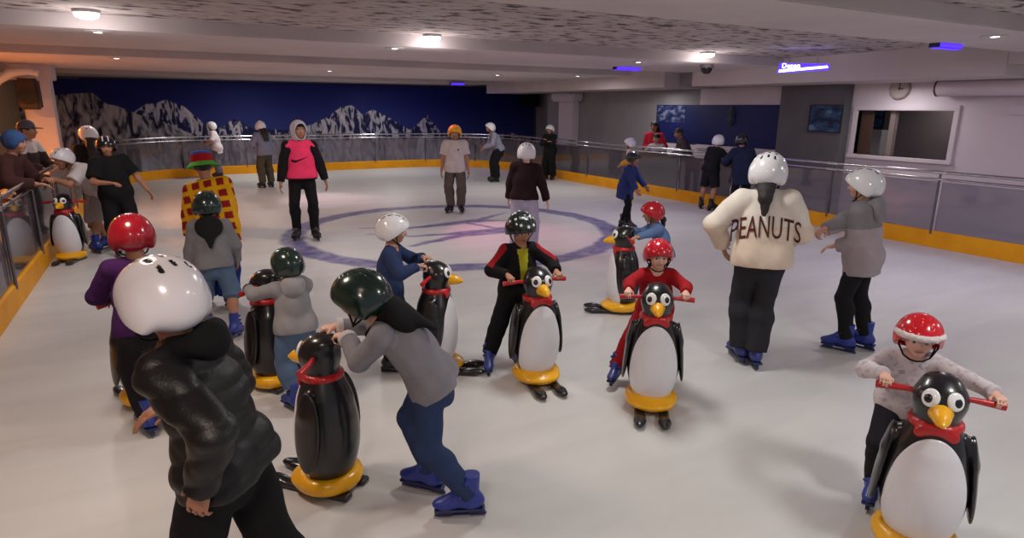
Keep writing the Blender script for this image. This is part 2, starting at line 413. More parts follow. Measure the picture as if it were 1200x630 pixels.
# ------------------------------------------------------------------ people
def ik(a, t, l1, l2, pole):
    a = np.asarray(a, float); t = np.asarray(t, float); d = t - a; L = np.linalg.norm(d)
    if L > (l1 + l2) * .998: t = a + d / L * (l1 + l2) * .998; d = t - a; L = np.linalg.norm(d)
    u = d / L; c = (l1 * l1 + L * L - l2 * l2) / (2 * l1 * L); c = max(-1, min(1, c))
    p = pole - u * (pole @ u); p = nrm(p)
    return a + u * l1 * c + p * l1 * math.sqrt(1 - c * c), t
SKIN = mat('skin', None, .55, var=.05, scale=20, attr=True, spec=.4)
def mixc(base, col, w): return base * (1 - w[:, None]) + np.array(col)[None] * w[:, None]
SK_TAN, SK_MID, SK_FAIR = lin(176, 124, 98), lin(196, 146, 122), lin(224, 178, 158)
REPORT = []
def person(pos, face, H, label, kid=0., pel=(0, 0, 0), lean=(4, 0), twist=0, feet=None, hands=None, head=(0, 0), skin=SK_MID, group='skaters on the ice',
           top=None, bottom=None, skate=(32, 52, 140), helmet=None, hair=None, hood=None, bib=None, hat=None, mouth_mask=None, cat='person', name='person', ground=0., palm=None, curl=None, fat=1.0, knee=None, extra=None, disc=None, stripe=None):
    pos = V(pos[0], pos[1], ground); dist = math.hypot(pos[0], pos[1])
    vox = min(.0105, max(.0058, dist * .00105))
    hd = view_heading(pos, face)
    M3 = rot_z(hd); X, Y, Z = M3[:, 0], M3[:, 1], M3[:, 2]
    W = lambda l: pos + M3 @ np.asarray(l, float)
    g = lambda a, k: a + (k - a) * kid
    fs = .42 + .58 * H / 1.75 if skate else .3 + .7 * H / 1.75       # foot scale
    lift = (.145 * fs if skate else .075 * fs) - .04 * H
    hipz = g(.515, .495) * H + lift
    hh = g(.132, .17) * H; a_h = hh / 2
    Pv = W((pel[0], pel[1], hipz + pel[2]))
    def up(fw, sd): return nrm(Z + Y * math.tan(math.radians(fw)) + X * math.tan(math.radians(sd)))
    S1, S2 = up(lean[0] * .75, lean[1] * .8), up(lean[0] * 1.25, lean[1] * 1.2)
    T = .29 * H; C = Pv + S1 * T * .52; NB = C + S2 * T * .48
    tw = math.radians(twist); SX = X * math.cos(tw) - Y * math.sin(tw); SX = nrm(SX - S2 * (SX @ S2)); SY = np.cross(S2, SX)
    PY = np.cross(S1, nrm(X - S1 * (X @ S1))); PX = nrm(X - S1 * (X @ S1))
    sh = g(.101, .090) * H * fat; hw = g(.05, .053) * H
    SHO = {sd: NB - S2 * .04 * H + SX * sd * sh for sd in (-1, 1)}
    HIP = {sd: Pv + X * sd * hw for sd in (-1, 1)}
    th, sn, ua, fa, hl = g(.245, .238) * H, g(.238, .232) * H, g(.168, .158) * H, g(.145, .138) * H, .098 * H
    # legs
    feet = feet or ((-.075 * H, 0, 0, 8), (.075 * H, 0, 0, -8)); az = .145 * fs if skate else .075 * fs
    LEG = {}
    for sd, ft in zip((-1, 1), feet):
        A = W((ft[0], ft[1], az + ft[2])); yw = math.radians(ft[3]); pt = math.radians(ft[4] if len(ft) > 4 else 0); rl = math.radians(ft[5] if len(ft) > 5 else 0)
        FY = Y * math.cos(yw) - X * math.sin(yw)
        kp = nrm(FY + X * sd * .12) if knee is None else nrm(M3 @ V(*knee))
        K, A2 = ik(HIP[sd], A, th, sn, kp)
        if np.linalg.norm(A2 - A) > .012: REPORT.append('%s foot %d short by %.3f' % (label[:30], sd, np.linalg.norm(A2 - A)))
        FX = np.cross(FY, Z); FZ = Z * math.cos(pt) - FY * math.sin(pt); FYp = FY * math.cos(pt) + Z * math.sin(pt)
        FX2 = FX * math.cos(rl) + FZ * math.sin(rl); FZ2 = np.cross(FX2, FYp)
        LEG[sd] = (HIP[sd], K, A2, FX2, FYp, FZ2)
    # arms
    ARM = {}
    hands = hands or (None, None)
    for sd, hp in zip((-1, 1), hands):
        S = SHO[sd]; L = ua + fa
        pole = nrm(-Y * .5 - Z * .35 + X * sd * .75)
        if hp is None: t = S - Z * L * .955 + X * sd * .055 * H + Y * .04 * H; pole = nrm(-Y + X * sd * .4); grab = False
        elif hp[0] == 'w':    # world point to be held
            q = np.asarray(hp[1], float); dirv = nrm(q - S); dirv = nrm(dirv * .55 + Y * .8 - Z * .1) if len(hp) < 3 else nrm(hp[2])
            t = q - dirv * hl * .42 + Z * .018 * H / 1.2; grab = True
        else:
            t = W((hp[0], hp[1], hp[2])); grab = False
            if len(hp) > 3: pole = nrm(M3 @ V(*hp[3]))
        E, Wr = ik(S, t, ua, fa, pole)
        fd = nrm(Wr - E)
        if grab: d = nrm(fd * .35 + dirv * .75); n = nrm(-Z + d * (d @ Z))
        else:
            d = fd; n = -X * sd if abs(d[2]) > .6 else (-Z if palm is None else nrm(M3 @ V(*palm))); n = nrm(n - d * (n @ d))
        ARM[sd] = (S, E, Wr, d, n, (1.25 if grab else .45) if curl is None else curl)
    # head
    hy, hp_ = math.radians(head[0]), math.radians(head[1]); hr = math.radians(head[2]) if len(head) > 2 else 0
    HX = X * math.cos(hy) - Y * math.sin(hy); HYh = Y * math.cos(hy) + X * math.sin(hy)
    HX = X * math.cos(hy) - Y * math.sin(hy)
    HY = HYh * math.cos(hp_) + Z * math.sin(hp_); HZ = np.cross(HX, HY)
    HX, HZ = HX * math.cos(hr) + HZ * math.sin(hr), HZ * math.cos(hr) - HX * math.sin(hr)
    nd = nrm(S2 * .75 + Z * .45 + HYh * .12)
    HC = NB + nd * (.032 * H + a_h * .92)
    HR = np.array([HX, HY, HZ]); hp2 = lambda x, y, z: HC + a_h * (HX * x + HY * y + HZ * z)
    root = empty(name, pos, label, cat, group)
    # ---- body
    pts = [HC + 1.3 * a_h * HZ, HC - 1.3 * a_h * V(1, 1, 1), HC + 1.3 * a_h * V(1, 1, 1)] + [p for sd in (-1, 1) for p in (ARM[sd][0], ARM[sd][1], ARM[sd][2] + ARM[sd][3] * hl * 1.1, ARM[sd][2], LEG[sd][1], LEG[sd][2])] + [Pv, C]
    pts = np.array(pts); lo, hi = pts.min(0) - .1 * H, pts.max(0) + .1 * H
    lo[2] = max(lo[2], pts[:, 2].min() - .06)
    r = lambda v: max(v * H, vox * .9)
    s = SDF(lo, hi, vox)
    fl = (PY, .66); fl2 = (SY, .64)
    s.cone(Pv - S1 * .02 * H, Pv + S1 * .08 * H, .085 * H * fat, .072 * H * fat, .02, flat=fl).cone(Pv + S1 * .08 * H, C, .072 * H * fat, .084 * H * fat, .02, flat=fl)
    s.cone(C, NB - S2 * .07 * H, .084 * H * fat, .075 * H * fat, .02, flat=fl2).cone(SHO[-1], SHO[1], .038 * H, .038 * H, .02)
    s.cone(NB - S2 * .03 * H, hp2(0, -.15, -.35), a_h * .46, a_h * .42, .02)
    for sd in (-1, 1):
        S, E, Wr, d, n, cu = ARM[sd]
        s.cone(NB - S2 * .02 * H, S, .03 * H, .034 * H, .03)
        s.cone(S, E, r(.031), r(.0225), .02).cone(E + (Wr - E) * .22, E, r(.0255), r(.0215), .02).cone(E + (Wr - E) * .22, Wr, r(.0245), r(.0155), .015)
        # hand: palm, four fingers, thumb
        tdir = nrm(np.cross(d, n)) * sd; pw = .023 * H; pl = hl * .5
        PR = np.array([tdir, d, n])
        s.ell(Wr + d * pl * .55, PR, (max(pw, vox * 1.6), pl * .62, r(.0105)), .012)
        for i, (fx, ln) in enumerate(((.82, .9), (.28, 1.0), (-.27, .94), (-.8, .76))):
            b = Wr + d * pl * (.95 if i != 3 else .86) + tdir * pw * fx; fr = max(.0056 * H ** .5 * .95, vox * .88); l = hl * .5 * ln / 3 * 1.08
            ang = 0; pprev = b - d * pl * .15; q = b
            s.cone(pprev, q, fr, fr, .006)
            for j in range(3):
                ang += cu * (.62 if j == 0 else .75) * (1 + .06 * i); dv = d * math.cos(ang) + n * math.sin(ang) + tdir * fx * .06; q2 = q + nrm(dv) * l * (1.25 - .2 * j)
                s.cone(q, q2, fr * (1 - .06 * j), fr * (.94 - .08 * j), .004); q = q2
        b = Wr + d * pl * .2 + tdir * pw * .75; tr = max(.0066 * H ** .5, vox * .9); v1 = nrm(tdir * .75 + d * .65 + n * .25 * (1 + cu)); b2 = b + v1 * hl * .24
        s.cone(b, b2, tr * 1.15, tr, .01); v2 = nrm(d * .8 + tdir * (.25 - .4 * (cu > 1)) + n * (.2 + .6 * (cu > 1))); s.cone(b2, b2 + v2 * hl * .22, tr, tr * .8, .006)
        Hp, K, A, FX, FY_, FZ = LEG[sd]
        s.cone(Hp, K, .053 * H * fat, .034 * H, .03).cone(K, K + (A - K) * .3 - FY_ * .008 * H, .033 * H, .036 * H, .02).cone(K + (A - K) * .3 - FY_ * .008 * H, A, .036 * H, .021 * H, .02)
    # head and face
    e = lambda c, rad, k, op='add': s.ell(hp2(*c), HR, np.array(rad) * a_h, k * a_h, op)
    e((0, -.08, .22), (.72, .9, .8), 0); e((0, .2, -.32), (.56, .6, .66), .3); e((0, .5, -.78), (.22, .2, .18), .25)
    s.cone(hp2(-.34, .66, .17), hp2(.34, .66, .17), .11 * a_h, .11 * a_h, .12 * a_h)
    for sd in (-1, 1):
        e((sd * .29, .86, -.02), (.17, .14, .1), .12, 'sub'); e((sd * .29, .64, -.02), (.14, .15, .11), .04); e((sd * .36, .55, -.32), (.2, .2, .18), .2)
        e((sd * .72, -.05, -.1), (.1, .2, .28), .06)
    s.cone(hp2(0, .74, .0), hp2(0, .93, -.26), .07 * a_h, .12 * a_h, .08 * a_h); e((0, .86, -.28), (.17, .12, .09), .06)
    e((0, .74, -.51), (.24, .1, .045), .04); e((0, .73, -.6), (.2, .1, .05), .04); s.cone(hp2(-.22, .86, -.555), hp2(.22, .86, -.555), .02 * a_h, .02 * a_h, .02 * a_h, op='sub')
    v, q = s.surface()
    L = (v - HC) @ HR.T / a_h; c = np.tile(np.array(skin), (len(v), 1))
    inh = (np.abs(L).max(1) < 1.3) & (L[:, 1] > .4)
    def spot(cx, cz, rx, rz, colr, soft=.25):
        dd = np.sqrt(((L[:, 0] - cx) / rx) ** 2 + ((L[:, 2] - cz) / rz) ** 2); w = np.clip((1 + soft - dd) / (2 * soft), 0, 1) * inh
        return mixc(c, colr, w)
    for sd in (-1, 1):
        c = spot(sd * .29, -.02, .16, .085, (.75, .72, .7)); c = spot(sd * .29, -.02, .08, .09, (.02, .014, .01)); c = spot(sd * .3, .2, .22, .045, lin(52, 36, 30)); c = spot(sd * .29, .055, .17, .03, lin(60, 42, 36))
    c = spot(0, -.555, .25, .09, np.array(skin) * np.array([.85, .5, .5])); c = spot(0, -.555, .22, .018, np.array(skin) * .25)
    ob = link('body', np_mesh('body', v - pos, q, c), SKIN, root); tag(ob)
    R_ = dict(root=root, pos=pos, X=X, Y=Y, Z=Z, SX=SX, SY=SY, S1=S1, S2=S2, P=Pv, C=C, NB=NB, SHO=SHO, HC=HC, HR=HR, a=a_h, ARM=ARM, LEG=LEG, H=H, vox=vox, hp=hp2)
    def cl_mesh(nm, s, colour, fn=None, material=None):
        v, q = s.surface()
        if len(q) == 0: return None
        if fn is not None:
            cc = fn(v, R_); return link(nm, np_mesh(nm, v - pos, q, cc), material or mat('patterned_cloth', None, .88, var=.12, scale=14, attr=True, bump=.25, bscale=260, spec=.25), root)
        return link(nm, np_mesh(nm, v - pos, q), material or cloth(colour), root)
    cv = max(vox, .0068)
    # ---- trousers / shorts
    if bottom:
        b = dict(length=1., loose=.012, flare=0.0, rise=.09); b.update(bottom)
        f2 = b['length']; lo_ = b['loose'] * H / 1.5
        pts = np.array([Pv + S1 * .15 * H, Pv - Z * .1 * H] + [x for sd in (-1, 1) for x in LEG[sd][:3]])
        s = SDF(pts.min(0) - .12 * H, pts.max(0) + .12 * H, cv)
        s.cone(Pv - S1 * .03 * H, Pv + S1 * .12 * H, .087 * H * fat + lo_, .078 * H * fat + lo_, .02, flat=fl)
        for sd in (-1, 1):
            Hp, K, A, FX, FY_, FZ = LEG[sd]
            tot = th + sn; end = f2 * tot
            ra, rk, rf = .056 * H * fat + lo_, .04 * H + lo_ * 1.2, .032 * H + lo_ * 1.3 + b['flare']
            s.ell(Hp - PY * .024 * H, np.array([X, PY, S1]), (.06 * H + lo_ * .5, .055 * H + lo_ * .5, .07 * H), .03)
            if end <= th: s.cone(Hp, Hp + (K - Hp) * end / th, ra, ra * .4 + rk * .6 + b['flare'], .02, cut_b=True)
            else:
                s.cone(Hp, K, ra, rk, .014); fr = (end - th) / sn; B = K + (A - K) * fr
                if fr > .35: s.cone(K, K + (A - K) * .3 - FY_ * .008 * H, rk, rk * .55 + rf * .45 + .006 * H, .02).cone(K + (A - K) * .25 - FY_ * .006 * H, B, rk * .55 + rf * .45 + .006 * H, rf, .015, cut_b=True)
                else: s.cone(K, B, rk, rk + b['flare'], .02, cut_b=True)
        s.plane(Pv + S1 * b['rise'] * H, S1); s.disturb(.006, 26, 3)
        o = cl_mesh(b.get('name', 'trousers'), s, b.get('col'), b.get('fn'), b.get('mat'))
    # ---- top
    def torso_field(lo_, hem, sleeve, wide=0, neck=True, cvx=cv, spuff=0.):
        pts = np.array([Pv + S1 * hem * H, NB + S2 * .05 * H] + [x for sd in (-1, 1) for x in ARM[sd][:3]])
        s = SDF(pts.min(0) - .13 * H, pts.max(0) + .13 * H, cvx)
        B = Pv + S1 * (hem - .03) * H
        s.cone(B, Pv + S1 * .1 * H, .094 * H * fat + lo_ + wide, .091 * H * fat + lo_ + wide * .6, .02, flat=(PY, .76)).cone(Pv + S1 * .1 * H, C, .091 * H * fat + lo_ + wide * .6, .091 * H * fat + lo_, .02, flat=(PY, .74))
        if hem < .02:
            for sd in (-1, 1): s.ell(HIP[sd] - PY * .006 * H - S1 * .01 * H, np.array([X, PY, S1]), (.066 * H * fat + lo_, .076 * H * fat + lo_, .1 * H), .04)
        s.cone(C, NB - S2 * .075 * H, .091 * H * fat + lo_, .076 * H * fat + lo_ * .7, .03, flat=(SY, .74))
        for sd in (-1, 1):
            S, E, Wr = ARM[sd][:3]
            s.cone(NB - S2 * .012 * H, S, .026 * H + lo_ * .5, .036 * H + lo_ * .5, .03)
        if neck: s.cone(NB - S2 * .02 * H, NB + S2 * .2 * H, a_h * .52, a_h * .56, .0, op='sub')
        s.plane(Pv + S1 * hem * H, -S1)
        if neck: s.plane(NB + S2 * .028 * H, S2)
        for sd in (-1, 1):
            S, E, Wr = ARM[sd][:3]
            tot = ua + fa; end = sleeve * tot; rs, re, rw = .036 * H + lo_ * .7 + spuff, .029 * H + lo_ * .8 + spuff, .0215 * H + lo_ * .7
            if end < 1e-3: continue
            if end <= ua: s.cone(S, S + (E - S) * end / ua, rs, rs * .9 + .004, .02, cut_b=True)
            else:
                B2 = E + (Wr - E) * (end - ua) / fa
                s.cone(S, E, rs, re, .02).cone(E, B2, re, rw + (re - rw) * (1 - (end - ua) / fa), .012, cut_b=True)
        return s
    if top:
        t = dict(sleeve=.97, loose=.02, hem=-.045, wide=0., fold=.007, spuff=0., name='jacket'); t.update(top)
        s = torso_field(t['loose'] * H / 1.5, t['hem'], t['sleeve'], t['wide'], spuff=t['spuff'])
        s.disturb(t['fold'], 24, 1)
        if t.get('quilt'): s.disturb(t['quilt'], 0, 0, lambda x, y, z: np.abs(np.sin(((x - Pv[0]) * S1[0] + (y - Pv[1]) * S1[1] + (z - Pv[2]) * S1[2]) * 38 + .8 * snoise(x, y, z, 9))) * -1 + .5 + .45 * snoise(x, y, z, 42, 2))
        R_['top'] = cl_mesh(t['name'], s, t.get('col'), t.get('fn'), t.get('mat'))
        if t.get('band'):     # ribbed hem
            s = torso_field(t['loose'] * H / 1.5 + .003, t['hem'] - .004, 0, t['wide'], neck=False); s.plane(Pv + S1 * (t['hem'] + .028) * H, S1)
            cl_mesh('hem_band', s, t['band'])
        if t.get('cuff'):
            for sd in (-1, 1):
                S, E, Wr = ARM[sd][:3]; a_, b_ = E + (Wr - E) * .82, E + (Wr - E) * 1.0
                s = SDF(np.minimum(a_, b_) - .06, np.maximum(a_, b_) + .06, cv); rr = .0225 * H + t['loose'] * H / 1.5 * .75 + .004
                s.cone(a_, b_, rr, rr, 0, cut_a=True, cut_b=True); cl_mesh('cuff', s, t['cuff'])
    if bib:
        s = torso_field(t['loose'] * H / 1.5 + .012, bib.get('hem', -.02), 0, t['wide'] + .004); s.disturb(.003, 20, 4)
        for sd in (-1, 1): s.cone(SHO[sd] + SX * sd * .035 * H + S2 * .05 * H, SHO[sd] + SX * sd * .045 * H - S2 * .13 * H, .045 * H, .03 * H, .01, op='sub')
        R_['bib'] = cl_mesh('bib', s, bib['col'])
    if hood:    # folded hood hanging at the back of the neck
        s = SDF(NB - .3 * V(1, 1, 1) * H, NB + .2 * V(1, 1, 1) * H, cv); R3 = np.array([SX, SY, S2]); q_ = hood.get('size', 1.)
        bk = .088 * H
        s.ell(NB - SY * (bk * .75) - S2 * .035 * H * q_, R3, (.075 * H * q_, .04 * H, .07 * H * q_), 0)
        for sd in (-1, 1): s.cone(NB - SY * .06 * H - S2 * .01 * H + SX * sd * .045 * H, NB + SY * .04 * H - S2 * .01 * H + SX * sd * .045 * H, .024 * H, .018 * H, .03)
        if hood.get('v'): s.cone(NB - SY * bk * .95 - S2 * .04 * H, NB - SY * bk * 1.25 - S2 * .17 * H, .062 * H, .015 * H, .03, flat=(SY, .4))
        s.disturb(.004, 30, 2); cl_mesh('hood', s, hood['col'])
    # ---- hair
    if hair:
        s = SDF(HC - a_h * V(1, 1, 1) * 3.6 - Z * .1 * H, HC + a_h * V(1, 1, 1) * 1.6, cv)
        ty = hair.get('type', 'short')
        s.ell(hp2(0, -.12, .26), HR, np.array((.8, .96, .84)) * a_h, 0)
        s.ell(hp2(0, .75, -.35), HR, np.array((.75, .8, .72)) * a_h, .1 * a_h, 'sub')
        if ty != 'short':
            ln = hair.get('len', 1.6)
            if ty == 'tail': b0 = hp2(0, -.9, -.1); b1 = hp2(.1, -1.25, -.9); b2 = b1 - Z * a_h * ln + Y * .0; s.cone(b0, b1, .28 * a_h, .3 * a_h, .1 * a_h).cone(b1, b2, .3 * a_h, .1 * a_h, .1 * a_h)
            else:
                for x_, w_ in ((-.55, .34), (0, .42), (.55, .34), (-.28, .4), (.28, .4)):
                    nw = hair.get('narrow', 1.); w_ = w_ * (.6 + .4 * nw)
                    b0 = hp2(x_, -.6 + .25 * abs(x_), .0); b1 = NB + SX * x_ * nw * a_h * .9 - SY * (.088 * H + .2 * a_h * (1 - abs(x_))) - S2 * .02 * H; b2 = b1 - S2 * a_h * ln * (1 - .35 * abs(x_) / .55 * (nw < 1)) - SY * .01 - SX * x_ * a_h * .3 * (nw < 1)
                    s.cone(b0, b1, w_ * a_h, w_ * a_h * .95, .15 * a_h).cone(b1, b2, w_ * a_h * .9, w_ * .45 * a_h, .15 * a_h, flat=(SY, .6))
        s.disturb(.003, 70, 5); s.disturb(.002, 120, 6)
        cl_mesh('hair', s, None, None, mat('hair_%02x%02x%02x' % hair.get('col', (26, 20, 20)), hair.get('col', (26, 20, 20)), .5, var=.3, scale=60, bump=.4, bscale=300))
    HM = Matrix([[HX[i] * a_h, HY[i] * a_h, HZ[i] * a_h, HC[i] - pos[i]] for i in range(3)] + [[0, 0, 0, 1]])
    if helmet:
        k = helmet.get('k', 1.0); HMk = HM @ Matrix.Scale(k, 4) @ Matrix.Translation((0, helmet.get('dy', 0), helmet.get('dz', -.04)))
        o = link('helmet', HELM, None, root, HMk)
        o.material_slots[0].link = 'OBJECT'; o.material_slots[0].material = plastic(helmet['col'], .22, .5)
        if helmet['col'][1] < 200: o.material_slots[1].link = 'OBJECT'; o.material_slots[1].material = plastic(helmet['col'], .22, .5)
        link('chin_strap', STRAP, cloth((22, 22, 24), 'strap_black'), o)
        dc = plastic(helmet.get('disc', (30, 30, 32)), .35)
        for sd in (-1, 1): link('ear_disc', DISC[sd], dc, o)
        if helmet.get('dots'):   # white stickers over a dark shell
            m = MB()
            for (x, y) in ((.55, .75), (-.5, .8), (0, 1.0), (.75, .1), (-.75, .1), (.3, .3), (-.35, .2), (.5, -.6), (-.5, -.6), (0, -1.)):
                z = .22 + 1.12 * math.sqrt(max(0.02, 1 - (x / 1.1) ** 2 - ((y + .08) / 1.3) ** 2)); n_ = Vector((x / 1.21, (y + .08) / 1.69, (z - .22) / 1.25)).normalized()
                qm = Matrix.Translation(Vector((x, y, z)) + n_ * .02) @ n_.to_track_quat('Z', 'Y').to_matrix().to_4x4()
                m.lathe([(0, .02), (.1, .015), (.12, -.03)], 12); 
                for vv in m.bm.verts[-25 - 12:] if False else []: pass
                vs = list(m.bm.verts)[-36:]
                for vv in vs: vv.co = qm @ vv.co
            ob2 = link('sticker_dots', m.mesh('sticker_dots', True), plastic((222, 226, 226)), o)
        if helmet.get('fringe'):
            s = SDF((-1.4, -.2, -.3), (1.4, 1.6, .9), .06)
            pl = []
            for i in range(13):
                a = math.radians(-80 + 160 * i / 12); pl.append(V(1.06 * math.sin(a), -.08 + 1.3 * math.cos(a), .3 + .1 * math.cos(a)))
            for p0, p1 in zip(pl, pl[1:]): s.cone(p0, p1, .17, .17, .05)
            s.disturb(.05, 13, 2); v, q = s.surface(); link('brim', np_mesh('brim', v, q), cloth((226, 214, 216)), o)
        if helmet.get('painted_glints'):  # white strips imitating shiny reflections on the black shell
            m = MB()
            for x in (-.3, .3):
                m.tube([(x, .95, .22 + 1.15 * math.sqrt(1 - (x / 1.1) ** 2 - (1.03 / 1.3) ** 2)), (x, .6, 1.18), (x, .1, 1.33)], .07, 6)
            link('painted_glints', m.mesh('painted_glints', True), plastic((235, 235, 238)), o)
        if helmet.get('visor'):
            m = MB(); rings = []
            s = SDF((-1.2, .6, .0), (1.2, 1.9, .8), .055); s.ell((0, 1.1, .42), I3, (.85, .55, .07), 0); v, q = s.surface(); link('peak', np_mesh('peak', v, q), plastic(helmet['visor'], .4), o)
    if hat:
        hat(R_, HM, root)
    # ---- footwear
    for sd in (-1, 1):
        Hp, K, A, FX, FY_, FZ = LEG[sd]
        Mx = Matrix([[FX[i] * fs, FY_[i] * fs, FZ[i] * fs, A[i] - pos[i]] for i in range(3)] + [[0, 0, 0, 1]])
        if skate:
            o = link('skate', BOOT, plastic(skate, .45, .15), root, Mx); dark = tuple(int(c * .55) for c in skate)
            link('blade_holder', HOLDER, plastic(dark, .4, .1), o); link('blade', BLADE, STEEL, o)
        else:
            o = link('shoe', BOOT, cloth((40, 38, 40)), root, Mx)
    if extra: extra(R_, root, cl_mesh)
    return R_
# ------------------------------------------------------------------ the hall
XL, XR, YB = -1.45, 10.05, 20.8
WX = 11.5            # right-hand wall
ZB, ZS = 2.76, 2.9   # underside of the beams, slab
def noise_col(name, stops, scale, rough=.8, stretch=(1, 1, 1), detail=5, bump=0., spec=.3, dist=0.):
    m, nt, b = new_mat(name)
    tc = N(nt, 'ShaderNodeTexCoord'); mp = N(nt, 'ShaderNodeMapping'); mp.inputs['Scale'].default_value = stretch
    no = N(nt, 'ShaderNodeTexNoise', i_Scale=scale, i_Detail=detail, i_Distortion=dist); rp = N(nt, 'ShaderNodeValToRGB')
    nt.links.new(tc.outputs['Object'], mp.inputs['Vector']); nt.links.new(mp.outputs['Vector'], no.inputs['Vector']); nt.links.new(no.outputs['Fac'], rp.inputs['Fac'])
    cr = rp.color_ramp
    for i, (p, c) in enumerate(stops):
        e = cr.elements[i] if i < 2 else cr.elements.new(p)
        e.position = p; e.color = (*lin(*c), 1)
    nt.links.new(rp.outputs['Color'], b.inputs['Base Color']); b.inputs['Roughness'].default_value = rough; b.inputs['Specular IOR Level'].default_value = spec
    if bump:
        bp = N(nt, 'ShaderNodeBump', i_Strength=bump, i_Distance=.02); nt.links.new(no.outputs['Fac'], bp.inputs['Height']); nt.links.new(bp.outputs['Normal'], b.inputs['Normal'])
    return m
# ice, with the club's ring and strokes frozen into it
def ice_material():
    m, nt, b = new_mat('ice')
    L = nt.links.new
    tc = N(nt, 'ShaderNodeTexCoord'); sep = N(nt, 'ShaderNodeSeparateXYZ')
    n0 = N(nt, 'ShaderNodeTexNoise', i_Scale=3., i_Detail=4.); L(tc.outputs['Object'], n0.inputs['Vector'])
    off = N(nt, 'ShaderNodeVectorMath', operation='SUBTRACT'); off.inputs[1].default_value = (.5, .5, .5); L(n0.outputs['Color'], off.inputs[0])
    sc_ = N(nt, 'ShaderNodeVectorMath', operation='SCALE'); sc_.inputs['Scale'].default_value = .16; L(off.outputs['Vector'], sc_.inputs[0])
    wp = N(nt, 'ShaderNodeVectorMath', operation='ADD'); L(tc.outputs['Object'], wp.inputs[0]); L(sc_.outputs['Vector'], wp.inputs[1])
    flat = N(nt, 'ShaderNodeVectorMath', operation='MULTIPLY'); flat.inputs[1].default_value = (1, 1, 0); L(wp.outputs['Vector'], flat.inputs[0])
    def math_(op, a, b_=None, clamp=False):
        n = N(nt, 'ShaderNodeMath', operation=op, use_clamp=clamp)
        for i, v in enumerate((a, b_)):
            if v is None: continue
            if isinstance(v, (int, float)): n.inputs[i].default_value = v
            else: L(v, n.inputs[i])
        return n.outputs[0]
    def band(d, half, soft):   # 1 inside half, fading over soft
        mr = N(nt, 'ShaderNodeMapRange', clamp=True); L(d, mr.inputs['Value']); mr.inputs['From Min'].default_value = half + soft; mr.inputs['From Max'].default_value = half - soft
        return mr.outputs['Result']
    ds = N(nt, 'ShaderNodeVectorMath', operation='DISTANCE'); L(flat.outputs['Vector'], ds.inputs[0]); ds.inputs[1].default_value = (RING[0], RING[1], 0)
    ring = band(math_('ABSOLUTE', math_('SUBTRACT', ds.outputs['Value'], RING[2])), .18, .04)
    ink = ring
    for (x0, y0, x1, y1, w0, w1) in STROKES:
        a = (x0, y0); d = (x1 - x0, y1 - y0); L2 = d[0] ** 2 + d[1] ** 2
        sb = N(nt, 'ShaderNodeVectorMath', operation='SUBTRACT'); L(flat.outputs['Vector'], sb.inputs[0]); sb.inputs[1].default_value = (x0, y0, 0)
        dt = N(nt, 'ShaderNodeVectorMath', operation='DOT_PRODUCT'); L(sb.outputs['Vector'], dt.inputs[0]); dt.inputs[1].default_value = (d[0] / L2, d[1] / L2, 0)
        t = math_('MAXIMUM', math_('MINIMUM', dt.outputs['Value'], 1.), 0.)
        ax = N(nt, 'ShaderNodeVectorMath', operation='SCALE'); ax.inputs[0].default_value = (d[0], d[1], 0); L(t, ax.inputs['Scale'])
        dd = N(nt, 'ShaderNodeVectorMath', operation='DISTANCE'); L(sb.outputs['Vector'], dd.inputs[0]); L(ax.outputs['Vector'], dd.inputs[1])
        wd = math_('ADD', math_('MULTIPLY', t, (w1 - w0) * 1.25), w0 * 1.25 + .03)
        k = math_('MULTIPLY', math_('SUBTRACT', wd, dd.outputs['Value']), 12., True)
        ink = math_('MAXIMUM', ink, k)
    n1 = N(nt, 'ShaderNodeTexNoise', i_Scale=5., i_Detail=6.); L(tc.outputs['Object'], n1.inputs['Vector'])
    wear = N(nt, 'ShaderNodeMapRange', clamp=True); L(n1.outputs['Fac'], wear.inputs['Value']); wear.inputs['From Min'].default_value = .3; wear.inputs['From Max'].default_value = .62; wear.inputs['To Min'].default_value = .6; wear.inputs['To Max'].default_value = .95
    ink = math_('MULTIPLY', ink, wear.outputs['Result'])
    # scraped, cloudy surface
    mp = N(nt, 'ShaderNodeMapping'); mp.inputs['Rotation'].default_value = (0, 0, .9); mp.inputs['Scale'].default_value = (.5, 2.2, 1); L(tc.outputs['Object'], mp.inputs['Vector'])
    n2 = N(nt, 'ShaderNodeTexNoise', i_Scale=1.4, i_Detail=7., i_Distortion=.6); L(mp.outputs['Vector'], n2.inputs['Vector'])
    rp = N(nt, 'ShaderNodeValToRGB'); cr = rp.color_ramp
    cr.elements[0].position = .3; cr.elements[0].color = (*lin(203, 201, 200), 1); cr.elements[1].position = .7; cr.elements[1].color = (*lin(214, 212, 211), 1)
    L(n2.outputs['Fac'], rp.inputs['Fac'])
    mix = N(nt, 'ShaderNodeMix', data_type='RGBA'); L(ink, mix.inputs['Factor']); L(rp.outputs['Color'], mix.inputs['A']); mix.inputs['B'].default_value = (*lin(82, 74, 142), 1)
    L(mix.outputs['Result'], b.inputs['Base Color'])
    n3 = N(nt, 'ShaderNodeTexNoise', i_Scale=9., i_Detail=8.); L(tc.outputs['Object'], n3.inputs['Vector'])
    rr = N(nt, 'ShaderNodeMapRange'); L(n3.outputs['Fac'], rr.inputs['Value']); rr.inputs['To Min'].default_value = .28; rr.inputs['To Max'].default_value = .62; L(rr.outputs['Result'], b.inputs['Roughness'])
    bp = N(nt, 'ShaderNodeBump', i_Strength=.12, i_Distance=.01); L(n3.outputs['Fac'], bp.inputs['Height']); L(bp.outputs['Normal'], b.inputs['Normal'])
    b.inputs['Specular IOR Level'].default_value = .35
    return m
RING = (4.2, 9.65, 2.62)
